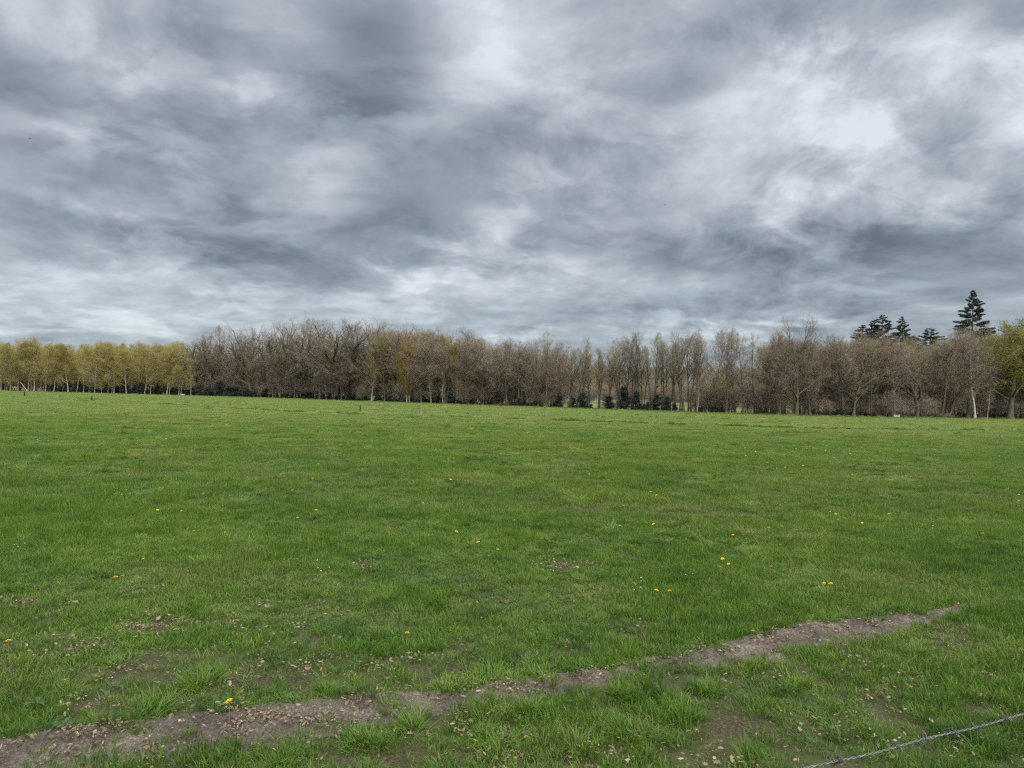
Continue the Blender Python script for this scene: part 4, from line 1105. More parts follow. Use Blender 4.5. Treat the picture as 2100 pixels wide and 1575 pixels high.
for t in edge_trees:
    kind, px, dd, r = t
    if 'category' not in r: r['category'] = KIND[kind][1]
    if 'group' not in r and kind in GRP: r['group'] = GRP[kind]
    if 'label' in r: continue
    mp, mn = min(MARKS, key=lambda m: abs(m[0] - px))
    side = 'right' if px >= mp else 'left'
    same = [u for u in edge_trees if KIND.get(u[0], ('',))[0] == KIND[kind][0] and 'label' not in u[3] or u is t or u[3].get('auto') == KIND[kind][0]]
    same = [u for u in same if (u[1] >= mp) == (px >= mp)]
    same.sort(key=lambda u: abs(u[1] - mp))
    k = same.index(t)
    r['auto'] = KIND[kind][0]
    r['label'] = '%s, %s to the %s of %s' % (KIND[kind][0], WORDS[k], side, mn)
for t in TREES:
    for key in ('front', 'auto'):
        if key in t[3]: del t[3][key]
# ------------------------------------------------------------------ leaf litter and fallen leaves
def m_dry():
    m, t, out = new_mat('dry_leaf')
    v = t.node('ShaderNodeAttribute', attribute_name='var').outputs['Fac']
    r = t.node('ShaderNodeObjectInfo').outputs['Random']
    oc = t.node('ShaderNodeTexCoord').outputs['Object']
    n = t.noise(oc, 60, 3)
    k = t.math('ADD', t.math('MULTIPLY', v, 0.75), t.math('MULTIPLY', n, 0.3))
    col = t.ramp(k, [(0.1, (0.06, 0.040, 0.028)), (0.4, (0.135, 0.096, 0.066)), (0.65, (0.215, 0.158, 0.108)), (0.9, (0.31, 0.25, 0.18))])
    t.l.new(principled(t, col, 0.8, 0.2), out.inputs[0]); return m
M_DRY = m_dry()
rl = np.random.default_rng(31)
def crumb_field():
    # small torn bits and curled scraps over the track and the worn ground
    x = rl.uniform(-5, 6, 520000); y = rl.uniform(1.6, 8.5, 520000)
    k = np.abs(x) < 0.85 * y + 0.4; x, y = x[k], y[k]
    b = bare(x, y); near = np.clip((6.6 - y) / 2.6, 0, 1)
    cl = fbm(x * 3.3, y * 3.3, 55, 3)
    p = 0.20 * b * (1 + 1.4 * (x < 0.3)) + 0.055 * near * np.clip((cl - 0.40) * 4, 0, 1) + 0.002
    p *= 0.35 + 1.5 * (fbm(x * 6, y * 6, 88, 2) > 0.5)
    k = rl.uniform(0, 1, len(x)) < p; x, y, b = x[k], y[k], b[k]
    n = len(x); s = np.exp(rl.normal(math.log(0.0062), 0.60, n)).clip(0.003, 0.015)
    c = np.stack([x, y, 0.012 + rl.uniform(0, 0.02, n) + 0.022 * b], 1)
    a = unit(rl.normal(0, 1, (n, 3)) * np.array([1, 1, 0.35])); bb = unit(np.cross(a, rl.normal(0, 1, (n, 3)) * np.array([.5, .5, 1.0]) ))
    up = np.cross(a, bb); asp = rl.uniform(0.18, 0.6, n)
    S = s[:, None]; A = (s * asp)[:, None]; curl = (s * rl.uniform(-.35, .35, n))[:, None]
    V = np.stack([c - a * S - bb * A * .5, c - a * S * .8 + bb * A * .6, c + bb * A + up * curl, c + a * S + bb * A * .2, c + a * S * .7 - bb * A * .7, c - bb * A * 1.1 + up * curl * .6], 1).reshape(-1, 3)
    i = (np.arange(n) * 6)[:, None]
    Q = np.concatenate([i + np.array([[0, 1, 2, 5]]), i + np.array([[5, 2, 3, 4]])])
    return V, Q, np.repeat(rl.beta(1.6, 1.9, n), 6)
V, Q, vv = crumb_field()
o = link('leaf_litter', mesh_np('leaf_litter', V, None, Q, M_DRY, False, {'var': vv}))
tag(o, 'scraps of dry leaves and straw scattered over the worn ground', 'leaf litter', kind='stuff')
print('litter', len(V) // 6)

def oak_leaf(seed):
    """a lobed oak leaf, curled and twisted as it dried"""
    r = random.Random(seed)
    n = 13; G = Geo(); V = []; L = 1.0
    cur = r.uniform(0.5, 1.5); tw = r.uniform(-.8, .8); fold = r.uniform(0.2, 0.9)
    for i in range(n):
        t = i / (n - 1)
        w = 0.30 * math.sin(math.pi * min(1, t * 1.02) ** 0.85) ** 0.7 * (0.72 + 0.38 * math.cos(t * 6 * math.pi + 0.4)) + 0.012
        a = (t - .5) * cur
        px_, pz = (math.sin(a) / cur if cur else t), (1 - math.cos(a)) / cur
        for s in (-1, -.5, 0, .5, 1):
            q = s * w; z = pz + abs(s) * w * fold + 0.03 * math.sin(s * 5 + t * 9)
            ang = tw * (t - .5)
            V.append((px_, q * math.cos(ang) - z * math.sin(ang), q * math.sin(ang) + z * math.cos(ang)))
    Q = [(i * 5 + j, i * 5 + j + 1, i * 5 + j + 6, i * 5 + j + 5) for i in range(n - 1) for j in range(4)]
    V = np.array(V); V[:, 2] -= V[:, 2].min(); G.add(V, None, Q)
    st = np.array([V[2] + np.array([-.16 * k / 3, 0.02 * k, 0.015 * k]) for k in (0, 1, 2, 3)]); G.tube(st, [.012, .010, .009, .008], 4)
    me = G.mesh('fallen_leaf', M_DRY, True, {'var': np.full(G.n, r.uniform(0.42, 0.85))})
    return me
LEAFM = [oak_leaf(i) for i in range(7)]
LEAVES = [  # px, py, length in photo px, label
 (548,1243,20,'pale curled leaf standing up above a dark hollow in the grass'),(357,1272,18,'pale dry leaf lying alone at the right end of the leafy bare patch'),
 (985,1498,32,'long pale rolled leaf below the middle of the track'),(2010,1493,30,'large brown leaf right behind the barbed wire'),(1672,1472,20,'pale folded leaf in the grass left of the barbed wire'),
 (1908,1478,18,'orange-brown leaf in the grass between the track and the wire'),(267,1503,18,'pinkish dry leaf at the upper edge of the track'),
 (1092,1508,18,'upright brown leaf in the thick grass below the track'),(840,1503,16,'tan leaf below the track beside the long rolled one'),
 (280,1270,16,None),(325,1268,18,None),(300,1285,15,None),(320,1300,15,None),(278,1305,12,None),(405,1275,12,None),
 (456,1259,10,None),(478,1255,9,None),(568,1280,10,None),(540,1297,11,None),(420,1328,11,None),(666,1232,9,None),(445,1300,10,None),(640,1275,9,None),(530,1174,0,None),
 (140,1443,16,None),(410,1430,14,None),(435,1457,14,None),(500,1482,18,None),(615,1462,20,None),(640,1475,20,None),(655,1487,18,None),(555,1500,14,None),
 (40,1275,22,None),(600,1430,10,None),(890,1232,9,None),(865,1290,11,None),(905,1287,11,None),(805,1296,13,None),(965,1394,14,None),(1085,1395,12,None),(1115,1396,12,None),
 (852,1340,12,None),(1226,1349,11,None),(1118,1316,9,None),(1204,1374,11,None),(1238,1481,12,None),(1170,1538,12,None),(1300,1552,14,None),(828,1545,14,None),(970,1560,14,None),
 (1405,1200,14,None),(1435,1350,9,None),(1490,1430,11,None),(1700,1477,12,None),(1715,1490,16,None),(1640,1535,18,None),(1612,1530,14,None),(1830,1550,14,None),
 (2025,1395,12,None),(2010,1424,13,None),(2003,1315,11,None),(1995,1500,22,None),(2060,1450,12,None),(1960,1463,12,None),(1555,1490,12,None),(1580,1480,12,None),(1640,1493,14,None),
 (1470,1560,20,None),(1500,1555,18,None),(1445,1566,18,None),(1520,1562,16,None),(1800,1525,14,None),(1870,1565,14,None),(230,1490,14,None),(90,1540,18,None),(40,1530,16,None),(160,1548,16,None)]
for k, (px, py, lp, lab) in enumerate(LEAVES):
    if lp == 0: continue
    p = ground(px, py, 0.025); dist = np.linalg.norm(p - CAM)
    L = max(0.025, min(0.085, lp * dist / F * 0.85))
    o = link('fallen_leaf', LEAFM[k % 7])
    o.location = p + np.array([0, 0, -0.006]); o.scale = (L,) * 3
    o.rotation_euler = (rl.normal(0, .5), rl.normal(0, .5), rl.uniform(0, 6.28))
    tag(o, lab or 'small dry tan oak leaf lying on the near grass or track', 'leaf', 'dry oak leaves on the near ground')
# ------------------------------------------------------------------ dandelions, daisies, low weeds
def m_flat(name, c, rough=.7, trans=0.0, spec=.2, rnd=None):
    m, t, out = new_mat(name)
    oc = t.node('ShaderNodeTexCoord').outputs['Object']
    n = t.noise(oc, 30, 3)
    col = t.mix(t.mapr(n, .3, .7), tuple(q * .75 for q in c) + (1,), tuple(min(1, q * 1.2) for q in c) + (1,))
    p = principled(t, col, rough, spec)
    if trans:
        tr = t.node('ShaderNodeBsdfTranslucent'); t.put(tr.inputs[0], col)
        mx = t.node('ShaderNodeMixShader'); mx.inputs[0].default_value = trans
        t.l.new(p, mx.inputs[1]); t.l.new(tr.outputs[0], mx.inputs[2]); t.l.new(mx.outputs[0], out.inputs[0])
    else: t.l.new(p, out.inputs[0])
    return m
M_YEL = m_flat('dandelion_petals', (0.76, 0.61, 0.015), .6, .25)
M_STEM = m_flat('flower_stem', (0.13, 0.17, 0.05))
M_WHITE = m_flat('daisy_petals', (0.78, 0.78, 0.74), .7, .2)
M_WEED = m_flat('weed_leaf', (0.042, 0.085, 0.024), .45, .25, .35)
rd = np.random.default_rng(17)
def dandelion_head():
    G = Geo()
    for ring, (n, r0, up) in enumerate(((26, 1.0, .16), (22, .82, .36), (18, .60, .55), (12, .36, .68))):
        for i in range(n):
            a = i * 6.283 / n + ring * .2 + rd.normal(0, .06); r = r0 * rd.uniform(.88, 1.08)
            c, s = math.cos(a), math.sin(a); w = .085
            V = [(-s * w * .4 + c * .06, c * w * .4 + s * .06, 0), (s * w * .4 + c * .06, -c * w * .4 + s * .06, 0),
                 (c * r * .6 + s * w, s * r * .6 - c * w, up * .75), (c * r * .6 - s * w, s * r * .6 + c * w, up * .75),
                 (c * r + s * w * .7, s * r - c * w * .7, up * .85), (c * r - s * w * .7, s * r + c * w * .7, up * .85)]
            G.add(V, None, [(0, 1, 2, 3), (3, 2, 4, 5)])
    a = np.linspace(0, 6.283, 9)[:-1]
    G.add(np.vstack([np.stack([np.cos(a) * .3, np.sin(a) * .3, a * 0 - .02], 1), [(0, 0, -.25)]]), [(i, (i + 1) % 8, 8) for i in range(8)])
    return G.mesh('dandelion_head', M_YEL)
HEADM = [dandelion_head() for _ in range(3)]
G = Geo(); G.tube([(0, 0, -.01), (.004, 0, .03), (.002, .003, .08), (0, 0, .126)], [.0022, .002, .0018, .0018], 6); STEMM = G.mesh('dandelion_stem', M_STEM, True)
ST = {}
DANDS = [(470,1440,1.0,'yellow dandelion just above the track, the nearest flower to the viewer'),(835,1300,.9,'single dandelion in the sparse grass above the middle of the track'),
 (673,1249,.8,'single dandelion between the pale curled leaf and the track'),(17,1316,.9,'dandelion alone at the left border of the near grass'),
 (237,1185,1.0,'larger flower of a close pair of dandelions on the left'),(252,1182,.7,'smaller flower of a close pair of dandelions on the left'),
 (294,1148,.9,'dandelion just behind the left pair'),(583,1149,.9,'lone dandelion in the lush grass beyond the pale curled leaf'),(386,1173,.6,'dandelion half hidden in grass right of the left pair'),
 (1601,1119,1.25,'biggest dandelion of the right-hand meadow, standing alone'),(1482,1147,1.0,'biggest flower of a group of three dandelions'),(1494,1158,.9,'right flower of a group of three dandelions'),
 (1477,1164,.85,'lowest flower of a group of three dandelions'),(1580,1163,.8,'dandelion to the right of the group of three'),(1422,1139,.9,'dandelion to the left of the group of three'),
 (1690,1198,.9,'left flower of the twin dandelions above the earth track'),(1704,1198,.9,'right flower of the twin dandelions above the earth track'),
 (1111,1106,1.1,'large dandelion at the head of a short row of three'),(1127,1111,.7,'middle dandelion of the short row of three'),(1136,1113,.6,'smallest dandelion ending the short row of three'),
 (1194,1112,.9,'dandelion right of the short row of three'),(981,1113,1.0,'round dandelion alone in the middle of the meadow'),(845,1116,1.0,'dandelion below the two-headed one in the middle'),
 (798,1093,.9,'upper flower of a two-headed dandelion clump'),(799,1098,.6,'lower flower of a two-headed dandelion clump'),(1021,1128,.8,'small dandelion lower right of the round one'),
 (1184,1164,.7,'dandelion beside the bare patch in the middle of the grass'),(1529,995,.9,None),(1526,1005,.6,None),(610,1063,1.0,'single bright dandelion in the left middle of the grass'),
 (323,1047,1.0,'left one of two level dandelions far left'),(372,1049,.75,'right one of two level dandelions far left'),(397,1090,.9,'dandelion on the left beside a dark lush clump'),(462,1093,.75,None)]
REST = [(262,962),(265,975),(384,967),(397,956),(586,943),(576,973),(641,983),(653,952),(333,914),(151,890),(148,891),(25,889),(599,1006),(417,1013),(648,1047),(984,1054),(1055,1068),
 (1084,1071),(868,1033),(924,984),(1208,973),(1169,932),(1158,953),(1334,1009),(1346,1016),(1300,1007),(1340,1076),(1357,1091),(936,1091),(1003,1141),(842,930),(1127,905),(1100,927),
 (1105,927),(1407,1106),(1503,1098),(1576,1083),(1702,1050),(1714,1055),(1719,1067),(1768,1073),(1910,1034),(1877,1037),(2089,1015),(2089,1028),(2078,1028),(1776,970),(1748,974),
 (1752,966),(1906,975),(1831,958),(1928,947),(1963,953),(1954,956),(1958,954),(1593,961),(1562,966),(1610,959),(1647,955),(1858,976),(2015,1095),(1823,1054),(1346,1212),(1373,1213),(1373,1105)]
def dandelion(px, py, s, lab):
    p = ground(px, py, 0.12)
    r = empty('dandelion', (p[0], p[1], 0.0), rd.uniform(0, 6.28))
    far = p[1] > 28
    h = link('flower_head', HEADM[rd.integers(3)], r); R = 0.0195 * s
    h.scale = (R, R, R * .9); h.location = (0, 0, 0.125); h.rotation_euler = (rd.normal(0, .25), rd.normal(0, .25), 0)
    if not far: link('stem', STEMM, r)
    tag(r, lab, 'dandelion', 'dandelions in flower in the meadow')
for px, py, s, lab in DANDS: dandelion(px, py, s, lab or 'small yellow dandelion dotted across the middle of the meadow')
for px, py in REST: dandelion(px, py, rd.uniform(.75, 1.05), 'small yellow dandelion dotted across the middle of the meadow')
for _ in range(78):
    dandelion(min(2050, max(1400, rd.normal(1720, 190))), rd.triangular(902, 925, 950), rd.uniform(.8, 1.2), 'tiny yellow dandelion in the thick scatter before the right-hand wood')
for _ in range(60):
    dandelion(rd.uniform(0, 2080), rd.uniform(868, 915), rd.uniform(.7, 1.1), 'yellow speck of a dandelion in the far half of the meadow')
# daisies
def daisy_mesh():
    G = Geo()
    for i in range(14):
        a = i * 6.283 / 14; c, s = math.cos(a), math.sin(a); w = .12
        G.add([(c * .2, s * .2, 0), (c * .7 + s * w, s * .7 - c * w, .06), (c, s, .02), (c * .7 - s * w, s * .7 + c * w, .06)], None, [(0, 1, 2, 3)])
    return G.mesh('daisy_petals', M_WHITE)
DM = daisy_mesh()
G = Geo(); G.tube([(0, 0, 0), (.1, 0, .08), (0, 0, .16)], [.24, .22, .02], 8); DEYE = G.mesh('daisy_eye', M_YEL, True)
for cx, cy, rx, ry, n in ((245,1010,22,8,10),(330,1005,12,6,6),(385,1012,30,8,12),(35,1120,22,6,6),(520,975,10,4,4),(655,1165,14,10,6),(1290,1038,22,6,8),(1300,1190,36,14,14),(1250,1076,28,5,8),
                         (1895,1078,30,16,12),(1755,1068,14,5,4),(1480,1070,14,5,4),(1420,1180,20,6,4),(800,1085,12,8,5),(345,983,20,4,6)):
    for _ in range(n):
        p = ground(cx + rd.normal(0, rx * .6), cy + rd.normal(0, ry * .6), 0.075)
        r = empty('daisy', (p[0], p[1], 0.078), rd.uniform(0, 6)); s = rd.uniform(.005, .008)
        r.rotation_euler = (rd.normal(0, .3), rd.normal(0, .3), 0); r.scale = (s,) * 3
        link('petals', DM, r); link('eye', DEYE, r)
        tag(r, 'tiny white daisy in a loose patch in the grass', 'daisy', 'white daisies in patches')
# low broad-leaved weeds
def rosette(n, r0, seed, rounded):
    rr = np.random.default_rng(seed); G = Geo()
    for i in range(n):
        a = i * 2.4 + rr.normal(0, .3); L = r0 * rr.uniform(.5, 1.1); c, s = math.cos(a), math.sin(a); V = []
        for j in range(6):
            t = j / 5; wd = L * (.34 if rounded else .15) * math.sin(math.pi * min(.97, t * .9 + .06)) * (1 if rounded else (1 + .35 * math.sin(t * 22)))
            if rounded and t < .45: wd = L * .02
            d = L * t; z = .012 + L * (.55 * t - .50 * t * t) * (1.6 if rounded else 1)
            V += [(c * d - s * wd, s * d + c * wd, z + wd * .3), (c * d, s * d, z), (c * d + s * wd, s * d - c * wd, z + wd * .3)]
        G.add(V, None, [(j * 3 + k, j * 3 + k + 1, j * 3 + k + 4, j * 3 + k + 3) for j in range(5) for k in (0, 1)])
    return G.mesh('weed_rosette', M_WEED, True)
for i, (px, py, n, rad, rnd, lab) in enumerate(((1098,1388,14,.11,True,'round-leaved weed at the track edge beside a large tussock'),(1130,1378,9,.08,True,'smaller round-leaved weed right of the first one'),
        (130,1498,9,.14,False,'grey-green thistle-like rosette at the left end of the track'),(75,1455,9,.15,False,'dark rosette in the grass left of the track'),(1112,1390,8,.07,True,'little round-leaved weed touching the track'),
        (240,1420,8,.12,False,'flat toothed rosette above the left part of the track'),(1205,1335,8,.10,False,'toothed rosette in the grass above the broken part of the track'),(890,1236,8,.10,False,'toothed rosette in the middle of the near grass'))):
    p = ground(px, py); o = link('weed_rosette', rosette(n, rad * .46, i + 3, rnd)); o.location = (p[0], p[1], 0.02)
    tag(o, lab, 'weed', 'low weeds near the track')
# ------------------------------------------------------------------ barbed wire
def m_metal():
    m, t, out = new_mat('galvanised_wire')
    oc = t.node('ShaderNodeTexCoord').outputs['Object']
    n = t.noise(oc, 90, 4, .7)
    col = t.ramp(n, [(.3, (.03, .030, .030)), (.5, (.10, .10, .10)), (.7, (.18, .18, .178))])
    p = t.node('ShaderNodeBsdfPrincipled'); t.put(p.inputs['Base Color'], col); p.inputs['Metallic'].default_value = .3; p.inputs['Roughness'].default_value = .55
    t.l.new(p.outputs[0], out.inputs[0]); return m
M_WIRE = m_metal()
WZ = 1.06
A = ground(1605, 1575, WZ); B = ground(2100, 1455, WZ)
du = (B - A) / np.linalg.norm(B - A); Lw = np.linalg.norm(B - A)
P0 = A - du * 1.2; TOT = Lw + 1.2 + 2.2
mid = (A + B) / 2
wire = empty('barbed_wire', tuple(mid))
tag(wire, 'grey twisted barbed wire crossing the bottom right corner', 'barbed wire')
side = unit(np.cross(du, np.array([0, 0, 1.0]))); upv = np.cross(side, du)
ss = np.arange(0, TOT, 0.004)
for ph in (0, math.pi):
    G = Geo(); th = ss * 2 * math.pi / 0.034 + ph
    sag = -0.012 * np.sin(ss * 1.1)
    pts = (P0 - mid)[None] + ss[:, None] * du + 0.00125 * (np.cos(th)[:, None] * side + np.sin(th)[:, None] * upv) + sag[:, None] * np.array([0, 0, 1.0]) + 0.0016 * np.sin(ss * 21)[:, None] * upv
    G.tube(pts, np.full(len(ss), .00112), 7); link('strand', G.mesh('strand', M_WIRE, True), wire)
def line_s(px):     # distance along the wire where it crosses photo column px
    lo, hi = 0, TOT
    for _ in range(50):
        m = (lo + hi) / 2
        q = project(P0 + du * m)[0]
        lo, hi = (m, hi) if q < px else (lo, m)
    return lo
rb = random.Random(4)
for px in (1530, 1640, 1712, 1722, 1842, 1897, 1960, 2010, 2062, 2125, 2185):
    s0 = line_s(px); c = P0 - mid + du * s0 + np.array([0, 0, -0.012 * math.sin(s0 * 1.1)]) + 0.0016 * math.sin(s0 * 21) * upv
    G = Geo()
    for k in (0, 1):
        a0 = rb.uniform(0, 6.28); q = np.linspace(0, 1, 26); off = (k - .5) * .006
        th = a0 + (q - .5) * 2 * math.pi * 1.6
        R = .0034 + np.where(q < .12, (.12 - q) * .11, 0) + np.where(q > .88, (q - .88) * .11, 0)
        pts = c + (off + (q - .5) * .008)[:, None] * du + R[:, None] * (np.cos(th)[:, None] * side + np.sin(th)[:, None] * upv)
        G.tube(pts, np.r_[.0003, np.full(24, .0009), .0003], 6)
    link('barb', G.mesh('barb', M_WIRE, True), wire)

# ------------------------------------------------------------------ stakes of the old fence
def m_wood(name, c0, c1):
    m, t, out = new_mat(name); oc = t.node('ShaderNodeTexCoord').outputs['Object']
    n = t.noise(t.mapping(oc, scale=(8, 8, 1.2)), 6, 4, .6)
    t.l.new(principled(t, t.ramp(n, [(.3, c0), (.7, c1)]), .85, .15), out.inputs[0]); return m
M_PBLACK = m_wood('tarred_wood', (.012, .014, .018), (.035, .038, .045)); M_PGREY = m_wood('weathered_wood', (.15, .135, .12), (.33, .30, .27))
M_PBROWN = m_wood('brown_wood', (.09, .07, .055), (.17, .135, .11)); M_RED = m_wood('faded_tape', (.20, .15, .13), (.30, .23, .20))
M_INS = m_flat('insulator', (.05, .05, .05))
def stake(px, pyb, pyt, r, mat, lab, lean=0.0, tagmat=None, broken=False, ins=True):
    g = ground(px, pyb); d = g[1]; h = (pyb - pyt) * d / F + .10; r *= 1.15
    e = empty('fence_stake', tuple(g), R_T.uniform(0, 6.28) if not lean else 0.0); G = Geo()
    G.tube([(0, 0, -.15), (0, 0, .02), (lean * h * .5 + .006, .004, h * .5), (lean * h, 0, h * .93), (lean * h, 0, h)], [r * 1.08, r * 1.05, r, r * .97, r * (.55 if not broken else .35)], 8, cap=True)
    link('shaft', G.mesh('shaft', mat, True), e)
    if ins:
        G = Geo(); a = np.linspace(0, 6.283, 13)
        z = h * .78; G.tube(np.stack([r * 1.3 * np.cos(a) + lean * z, r * 1.3 * np.sin(a), a * 0 + z], 1), np.full(13, .012), 5); G.tube([(r + lean * z, 0, z), (r + .05 + lean * z, 0, z), (r + .06 + lean * z, 0, z + .03)], [.01, .012, .008], 5)
        link('insulator', G.mesh('insulator', M_INS, True), e)
    if tagmat:
        G = Geo(); V = []; 
        for i in range(6):
            for j in range(4): V.append((.06 + j * .055 + .02 * math.sin(i * 2), .03 * math.sin(j * 2 + i), h * .95 - i * .075 - j * j * .008))
        G.add(V, None, [(i * 4 + j, i * 4 + j + 1, i * 4 + j + 5, i * 4 + j + 4) for i in range(5) for j in range(3)]); G.V[-1] = G.V[-1]
        link('rag', G.mesh('rag', tagmat, True), e)
    tag(e, lab, 'fence stake', 'stakes of the old fence across the meadow')
stake(50, 812.5, 804.5, .10, M_PBLACK, 'dark stake at the far left corner of the meadow')
stake(188, 821, 814, .08, M_PBLACK, 'short dark stake with a pale rag beside it', tagmat=M_RED, ins=False)
stake(134, 803.5, 799, .07, M_PGREY, 'short leaning white stake at the foot of the birches', lean=.25, ins=False)
stake(361, 830, 818.5, .030, M_PBROWN, 'thin dark stake near the left end of the rough line'); stake(472, 835.5, 825, .026, M_PBROWN, 'thinnest brown stake between the birches and the black stake')
stake(569, 840.5, 831.5, .028, M_PBROWN, 'thin brown stake nearest to the black stake'); stake(738.5, 847, 833, .045, M_PBLACK, 'thick black stake in the middle of the meadow')
stake(863, 852, 834.5, .043, M_PGREY, 'weathered pale grey stake right of the black one', broken=True); stake(1121, 859.5, 848, .026, M_PGREY, 'thin pale stake in front of the gap in the trees', ins=False)
stake(1344, 868, 853, .026, M_PGREY, 'thin pale stake leaning to one side before the gap', lean=-.2); stake(1733, 880, 862, .026, M_PBROWN, 'thin brown stake in the right-hand part of the meadow')
stake(335, 811.5, 806, .06, M_PGREY, 'stubby pale stake at the foot of the wood', ins=False)

# ------------------------------------------------------------------ white trough
def m_enamel():
    m, t, out = new_mat('worn_enamel'); oc = t.node('ShaderNodeTexCoord').outputs['Object']
    n = t.noise(oc, 5, 4, .65)
    t.l.new(principled(t, t.ramp(n, [(.3, (.34, .37, .40)), (.6, (.58, .62, .66)), (.8, (.70, .73, .76))]), .35, .5), out.inputs[0]); return m
M_ENAMEL = m_enamel()
def trough(px, dd, L, Wd, H, rz, lab):
    Y = float(edge(px)) + dd; X = at_depth(px, 800, Y)[0]
    e = empty('water_trough', (X, Y, 0.03), rz); G = Geo(); n = 28
    a = np.arange(n) * 2 * math.pi / n; e_ = 0.55
    sx = np.sign(np.cos(a)) * np.abs(np.cos(a)) ** e_; sy = np.sign(np.sin(a)) * np.abs(np.sin(a)) ** e_
    prof = [(.62, .55, .04), (.80, .74, .02), (.90, .86, .10), (.97, .95, .55), (1.0, 1.0, .98), (1.06, 1.10, 1.0), (1.06, 1.10, .96), (.97, .94, .97), (.92, .88, .55), (.82, .74, .16), (.5, .4, .12)]
    V = np.concatenate([np.stack([sx * L / 2 * p, sy * Wd / 2 * q, np.full(n, H * z)], 1) for p, q, z in prof]); k = len(prof)
    Q = [(i * n + j, i * n + (j + 1) % n, (i + 1) * n + (j + 1) % n, (i + 1) * n + j) for i in range(k - 1) for j in range(n)]
    G.add(V, None, Q); G.add(V[-n:], [(0, j, j + 1) for j in range(1, n - 1)])
    link('basin', G.mesh('basin', M_ENAMEL, True), e)
    G = Geo()
    for sx_ in (-1, 1):
        for sy_ in (-1, 1): G.tube([(sx_ * L * .33, sy_ * Wd * .22, -.03), (sx_ * L * .31, sy_ * Wd * .2, H * .08)], [.035, .045], 6)
    link('feet', G.mesh('feet', M_INS, True), e)
    tag(e, lab, 'trough')
trough(1838, -0.9, 1.15, .62, .42, .06, 'white tub used as a drinking trough at the right-hand meadow edge')
trough(375, -1.0, 1.3, .62, .40, .25, 'small pale trough at the foot of the wood where birches end')

# ------------------------------------------------------------------ rail fence by the leafy trees
M_RAIL = m_wood('rail_wood', (.13, .115, .10), (.26, .235, .21))
YF = float(edge(2080)) + 9
xa, xb = at_depth(2052, 800, YF)[0], at_depth(2330, 800, YF)[0]
rf_ = empty('rail_fence', (xa, YF, 0)); nP = 9
for i in range(nP):
    G = Geo(); q = (xb - xa) * i / (nP - 1); G.tube([(q, 0, -.3), (q + .01, 0, .5), (q, 0, 1.05), (q, 0, 1.12)], [.07, .068, .066, .03], 7, cap=True); link('post', G.mesh('post', M_RAIL, True), rf_)
for z in (.42, .88):
    G = Geo(); xs = np.linspace(-.3, xb - xa + .3, 19); G.tube(np.stack([xs, xs * 0 - .075, z + .03 * np.sin(xs * 1.3)], 1), .045 + .006 * np.sin(xs * 3), 7, cap=True); link('rail', G.mesh('rail', M_RAIL, True), rf_)
tag(rf_, 'weathered wooden two-rail fence at the foot of the yellow-green trees', 'fence')

# ------------------------------------------------------------------ heap of cut branches, fallen birch
def brush_heap(px, dd, L, Wd, H, lab):
    r = np.random.default_rng(int(px)); G, var = Geo(), []
    n = 900; t = r.uniform(-1, 1, n); c = np.stack([t * L / 2, r.normal(0, .3, n) * Wd, np.abs(r.normal(0, .4, n)) * H * (1.1 - t ** 2)], 1)
    d = unit(np.stack([r.normal(0, 1, n), r.normal(0, .6, n), r.normal(.1, .35, n)], 1))
    twigs(G, var, c, d, r.uniform(.4, 1.3, n), np.full(n, .035), r, .4)
    for _ in range(14):
        p = np.array([r.uniform(-.5, .3) * L, r.uniform(-.4, .4) * Wd, r.uniform(.05, .5) * H]); P = branch_path(p, unit(np.array([r.normal(.6, .5), r.normal(0, .4), r.uniform(0, .3)])), r.uniform(1.2, 2.6), 5, .1, -.02, r)
        G.tube(P, np.linspace(.06, .02, 6), 6); var.append(np.full(36, .5))
    Y = float(edge(px)) + dd; X = at_depth(px, 800, Y)[0]
    o = link('brushwood_heap', G.mesh('brushwood_heap', M_BRUSH, False, {'var': np.concatenate(var)})); o.location = (X, Y, 0.02)
    tag(o, lab, 'brushwood')
brush_heap(1930, 1.2, 5.0, 1.3, .75, 'brown heap of cut branches beside the stout low oak')
brush_heap(1040, 0.4, 4.0, 1.0, .45, 'low heap of dead branches at the foot of the middle trees')
def log(px, dd, dx_, h, lab):
    Y = float(edge(px)) + dd; X = at_depth(px, 800, Y)[0]; r = np.random.default_rng(8)
    e = empty('fallen_birch', (X, Y, 0)); G = Geo()
    P = np.array([(0, 0, -.05), (-dx_ * .25, .1, h * .27), (-dx_ * .5, 0, h * .5), (-dx_ * .78, .1, h * .78), (-dx_, 0, h)])
    G.tube(P, [.17, .15, .13, .11, .06], 8, cap=True); link('stem', G.mesh('stem', M_BIRCH, True), e)
    G = Geo(); G.tube([P[2], P[2] + np.array([-.1, .2, .5]), P[2] + np.array([.05, .3, .9])], [.05, .035, .012], 5); G.tube([P[3], P[3] + np.array([-.5, .1, .1]), P[3] + np.array([-.9, .1, .35])], [.045, .03, .01], 5)
    link('side_branch', G.mesh('side_branch', M_BIRCH, True), e); tag(e, lab, 'fallen trunk')
log(56, -.3, 2.2, 2.7, 'broken white birch trunk slanting to the ground in the left corner')

